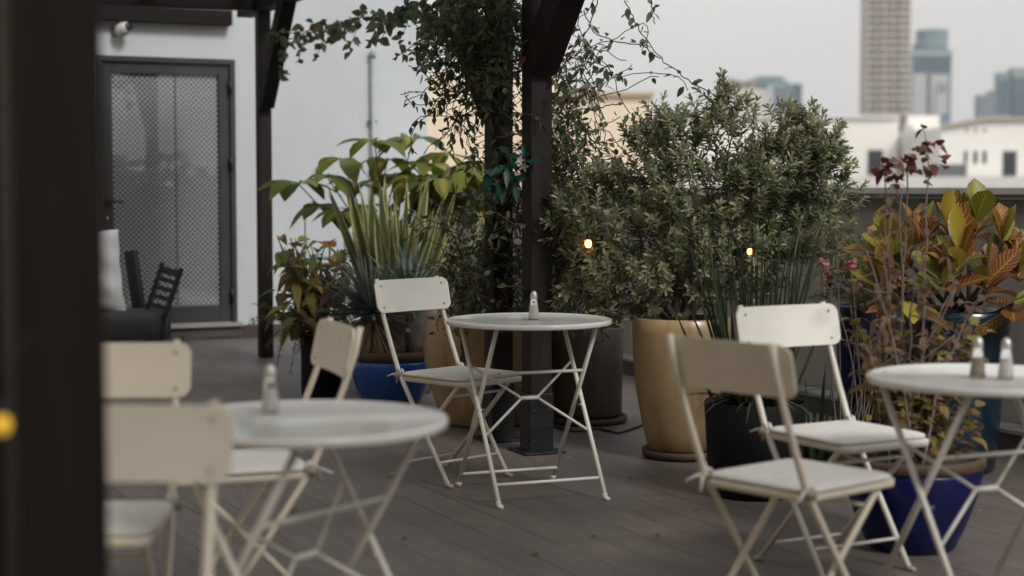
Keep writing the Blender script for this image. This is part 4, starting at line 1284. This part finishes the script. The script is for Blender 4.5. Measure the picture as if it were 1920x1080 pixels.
# cream building, two storeys with terrace
t = bld('cream_building', 'long cream flat roofed building with dark windows beyond the parapet', 1500, 110)
bpart(t, 'wall', MBW, [(1180, 1685, 219, 420)], 110, 14, True)
bpart(t, 'roof_edge', MBW, [(1178, 1687, 217, 221)], 109.7, .5)
bpart(t, 'terrace_wall', MBW, [(1685, 1775, 250, 420)], 113, 10, True)
bpart(t, 'roof_hut', MBW, [(1702, 1762, 216, 252)], 116, 6)
bpart(t, 'plant_box', MTOWS, [(1683, 1698, 225, 240), (1690, 1700, 216, 228)], 112, 3)
bpart(t, 'roof_unit', mat('grey_roof_unit', (.4, .41, .42), None, 3, .5), [(1694, 1712, 236, 247)], 111.5, 2)
bpart(t, 'lower_ledge', MCOP, [(1500, 1960, 331, 352)], 98, 1.5)
for s in ((1627, 1656, 281, 328), (1537, 1556, 281, 330), (1480, 1500, 282, 330), (1400, 1425, 282, 330)): window(t, s, 110)
bpart(t, 'awning', MAWN, [(1518, 1586, 262, 267)], 108.4, 1.5)
bpart(t, 'awning', MAWN, [(1420, 1470, 262, 267)], 108.4, 1.5)
window(t, (1700, 1760, 279, 312), 113, mt=MTOWS)
bpart(t, 'railing', MRAIL, [(1745, 1813, 308, 331)], 98.6, .2)
bpart(t, 'chimney', MTOWS, [(1806, 1809, 283, 300)], 109, .4) if False else None
m = MB(); q = [P(x, y, 107.5) - V(t.location) for x, y in ((1688, 285), (1689, 270), (1696, 263), (1720, 262), (1758, 262))]
m.tube(q, .05, 6); q = [P(x, y, 107.5) - V(t.location) for x, y in ((1689, 275), (1758, 275))]; m.tube(q, .05, 6); m.build('hand_rail', MCOP, t)
# right wing
t = bld('cream_house', 'nearer cream house with stepped roof line and one tall window at the right', 1850, 100)
m = MB()
zt = [P(1765, 238, 100), P(1850, 223, 100), P(1990, 222, 100)]
prof = [(zt[0].x, GZ), (zt[0].x, zt[0].z), (zt[1].x, zt[1].z), (zt[2].x, zt[2].z), (zt[2].x, GZ)]
vs = [V((x, 100, z)) - V(t.location) for x, z in prof] + [V((x, 112, z)) - V(t.location) for x, z in prof]
m.add(vs, [(0, 4, 3, 2, 1), (5, 6, 7, 8, 9)] + [(i, (i + 1) % 5, 5 + (i + 1) % 5, 5 + i) for i in range(5)])
m.build('wall', MBW, t)
m = MB()
for (a, b) in ((0, 1), (1, 2)):
    m.beam(zt[a] - V(t.location) + V((0, -.1, .05)), zt[b] - V(t.location) + V((0, -.1, .05)), .5, .16)
m.build('roof_edge', mat('cream_trim', (.52, .48, .40), None, 1, .9), t)
window(t, (1880, 1907, 283, 330), 100, .12)
for s in ((1808, 1814, 283, 306), (1826, 1833, 283, 306), (1843, 1850, 283, 306)): window(t, s, 100, .04)
for x in (1812, 1829, 1846): bpart(t, 'vent', MTOWS, [(x, x + 3, 240, 246)], 99.9, .2)

# pale building behind the shrub and blue glass block
t = bld('pale_building', 'pale building with roof cooling units left of the blue glass block', 1395, 420)
bpart(t, 'wall', mat('pale_render', (.62, .60, .56), None, .05, .9), [(1362, 1436, 166, 420)], 420, 8, True)
bpart(t, 'cooling_units', MTOWS, [(1368, 1384, 148, 167), (1388, 1400, 152, 167), (1404, 1418, 150, 167), (1384, 1388, 156, 167)], 422, 6)
t = bld('glass_block', 'low blue glass office block with stepped roof in the distance', 1470, 520)
bpart(t, 'core', MGLB, [(1437, 1504, 157, 420)], 520, 9, True)
bpart(t, 'penthouse', MGLT, [(1421, 1470, 143, 158)], 524, 20)
bpart(t, 'roof_step', MGLT, [(1410, 1480, 152, 160)], 522, 24)
bpart(t, 'white_panel', mat('glass_block_panel', (.5, .52, .53), None, .1, .6), [(1437, 1450, 160, 212)], 519.4, .5)
for k in range(8): bpart(t, 'floor_band', mat('pale_band', (.30, .36, .40), None, .1, .5) if k == 0 else bpy.data.materials['pale_band'], [(1450, 1488, 163 + k * 6.4, 165.6 + k * 6.4)], 519.5, .4)
bpart(t, 'dark_side', MGLD, [(1490, 1503.5, 157.5, 212)], 519.6, .3)

# residential tower
t = bld('residential_tower', 'tall beige residential tower with stacked balconies', 1660, 620)
bpart(t, 'core', MTOW, [(1621, 1713, -260, 420)], 620, 11.5, True)
for k in range(36):
    y = 208 - k * 13.3
    bpart(t, 'floor_recess', MTOWS, [(1624, 1664, y - 6.5, y), (1668, 1706, y - 6.5, y)], 619.6, .3)
    o1 = (k * 7 % 5) * 1.1; 
    bpart(t, 'balcony', MTOWB, [(1622, 1634 + o1, y, y + 5.2), (1636.5 + o1, 1651, y + .8, y + 5.0), (1653, 1665, y, y + 5.2), (1667, 1684 - o1, y + .6, y + 5.2), (1687 - o1, 1709, y, y + 5.0)], 617.6, 2.2)
    bpart(t, 'partition', MTOW, [(1643, 1644.6, y - 8, y), (1657, 1658.6, y - 8, y), (1676, 1677.6, y - 8, y), (1692, 1693.6, y - 8, y)], 618.2, 1.3)
bpart(t, 'middle_strip', mat('tower_mid', (.38, .36, .33), None, .05, .85), [(1664.5, 1667.5, -258, 212)], 619.2, .5)

# glass tower behind
t = bld('glass_tower', 'tiered teal glass tower with rounded crown behind the residential tower', 1748, 800)
sc_ = 800 / FPX
base = V(t.location)
def cyl(name, mt, cx, r_px, y0, y1, n=40):
    a = P(cx, y1, 810); b = P(cx, y0, 810); m = MB(); r_ = r_px * sc_
    m.lathe([(0, a.z - base.z), (r_, a.z - base.z), (r_, b.z - base.z), (0, b.z - base.z)], n, (a.x - base.x, r_, 0), smooth=False); m.build(name, mt, t)
cyl('crown', MGLT, 1745, 30, 58, 84)
cyl('crown_ring', mat('pale_ring', (.42, .46, .47), None, .1, .5), 1745, 31.5, 80, 83)
cyl('upper_body', MGLT, 1742, 32, 83, 102)
bpart(t, 'body', MGLB, [(1708, 1785, 93, 420)], 800, 45, True)
bpart(t, 'green_band', mat('green_band', (.10, .24, .22), None, .1, .4), [(1708, 1786, 103, 108)], 799.4, .5)
bpart(t, 'ring', bpy.data.materials['pale_ring'], [(1707, 1787, 98, 103)], 799.3, .6)
MCON = mat('pale_tower_panel', (.46, .47, .47), (.40, .41, .41), .1, .7)
bpart(t, 'white_panel', MCON, [(1712, 1738, 138, 215), (1744, 1783, 140, 215)], 799.2, .6)
bpart(t, 'dark_slot', MGLD, [(1739, 1743, 140, 215), (1760, 1764, 155, 175), (1768, 1772, 155, 175), (1751, 1754, 160, 215), (1778, 1782, 140, 215)], 799.0, .9)
for k in range(5): bpart(t, 'floor_band', MGLD, [(1714, 1784, 110 + k * 5.5, 112.4 + k * 5.5)], 799.3, .5)
# dark office towers at the right edge
t = bld('office_tower', 'dark blue office tower with lighter top band at the right edge', 1890, 700)
bpart(t, 'body', MGLD, [(1867, 1894, 136, 420)], 700, 6, True)
bpart(t, 'second_body', MGLD, [(1898, 1960, 140, 420)], 704, 6, True)
bpart(t, 'top_band', mat('pale_top_band', (.30, .33, .35), None, .1, .6), [(1898, 1960, 127, 146)], 703, 6.5)
bpart(t, 'crown_band', MGLB, [(1869, 1892, 138, 151)], 699.5, .4)
bpart(t, 'link', mat('pale_link', (.26, .31, .30), None, .1, .6), [(1894, 1898, 145, 420)], 706, 10, True)
for k in range(11): bpart(t, 'floor_band', MGLB, [(1868, 1893, 156 + k * 6, 158.2 + k * 6), (1899, 1959, 150 + k * 6, 152 + k * 6)], 699.4, .4)
t = bld('grey_tower', 'smaller grey blue tower left of the dark office tower', 1848, 900)
bpart(t, 'body', mat('grey_blue_facade', (.17, .21, .235), (.14, .18, .20), .05, .5), [(1831, 1852, 178, 420)], 900, 8, True)
bpart(t, 'side_body', MGLB, [(1852, 1867, 170, 420)], 905, 8, True)

# ------------------------------------------------------------------ light, sky, air
wd = bpy.data.worlds.new('World'); bpy.context.scene.world = wd; wd.use_nodes = True
nt = wd.node_tree
bg = nt.nodes['Background']
sky = nt.nodes.new('ShaderNodeTexSky'); sky.sky_type = 'NISHITA'; sky.sun_disc = False
SUN_EL, SUN_AZ = R(40), R(142)         # azimuth clockwise from +Y: behind the camera, to the right
sky.sun_elevation = SUN_EL; sky.sun_rotation = SUN_AZ
sky.air_density = 1.0; sky.dust_density = 4.0; sky.ozone_density = 1.0; sky.altitude = 30
hs = nt.nodes.new('ShaderNodeHueSaturation'); hs.inputs['Saturation'].default_value = .16
nt.links.new(sky.outputs[0], hs.inputs['Color'])
# thin even cloud cover over the blue
tcw = nt.nodes.new('ShaderNodeTexCoord')
cn = noise(nt, mapping(nt, tcw.outputs['Generated'], (1, 1, 3)).outputs[0], 1.6, 5, .55)
cl = ramp(nt, cn.outputs['Fac'], [(5.35, 5.35, 5.4), (6.4, 6.15, 5.85)], (.36, .64))
nt.links.new(mixc(nt, .8, hs.outputs[0], cl.outputs[0]), bg.inputs['Color'])
bg.inputs['Strength'].default_value = .10
sd = bpy.data.lights.new('sun', 'SUN'); sd.energy = 1.5; sd.angle = R(15); sd.color = (1, .96, .90)
so = bpy.data.objects.new('sun', sd); C.objects.link(so)
dirv = V((math.sin(SUN_AZ) * math.cos(SUN_EL), math.cos(SUN_AZ) * math.cos(SUN_EL), math.sin(SUN_EL)))
so.rotation_euler = dirv.to_track_quat('Z', 'Y').to_euler(); so.location = (0, 0, 30)

hm = bpy.data.materials.new('haze_air'); hm.use_nodes = True
hn = hm.node_tree; hn.nodes.remove(hn.nodes['Principled BSDF'])
pv = hn.nodes.new('ShaderNodeVolumePrincipled'); pv.inputs['Color'].default_value = (.93, .95, 1, 1); pv.inputs['Density'].default_value = .0003
hn.links.new(pv.outputs[0], hn.nodes['Material Output'].inputs['Volume'])
m = MB(); m.box((0, 0, 92.3), (4500, 4500, 215.4)); hz_ = m.build('haze', hm); hz_['kind'] = 'stuff'
# ------------------------------------------------------------------ camera
cd = bpy.data.cameras.new('camera'); cam = bpy.data.objects.new('camera', cd); C.objects.link(cam)
cd.sensor_width = 36; cd.lens = 36 * FPX / 1920; cd.clip_start = .05; cd.clip_end = 12000
cam.location = (0, 0, CAMZ); cam.rotation_euler = (R(90) - PITCH, 0, 0)
cd.dof.use_dof = True; cd.dof.focus_distance = 7.5; cd.dof.aperture_fstop = 1.75
sc = bpy.context.scene; sc.camera = cam
sc.view_settings.view_transform = 'Standard'; sc.view_settings.look = 'None'
sc.view_settings.exposure = .60; sc.view_settings.gamma = 1
sc.render.engine = 'CYCLES'
sc.cycles.use_denoising = True
sc.cycles.max_bounces = 8; sc.cycles.transparent_max_bounces = 8
sc.cycles.sample_clamp_indirect = 4
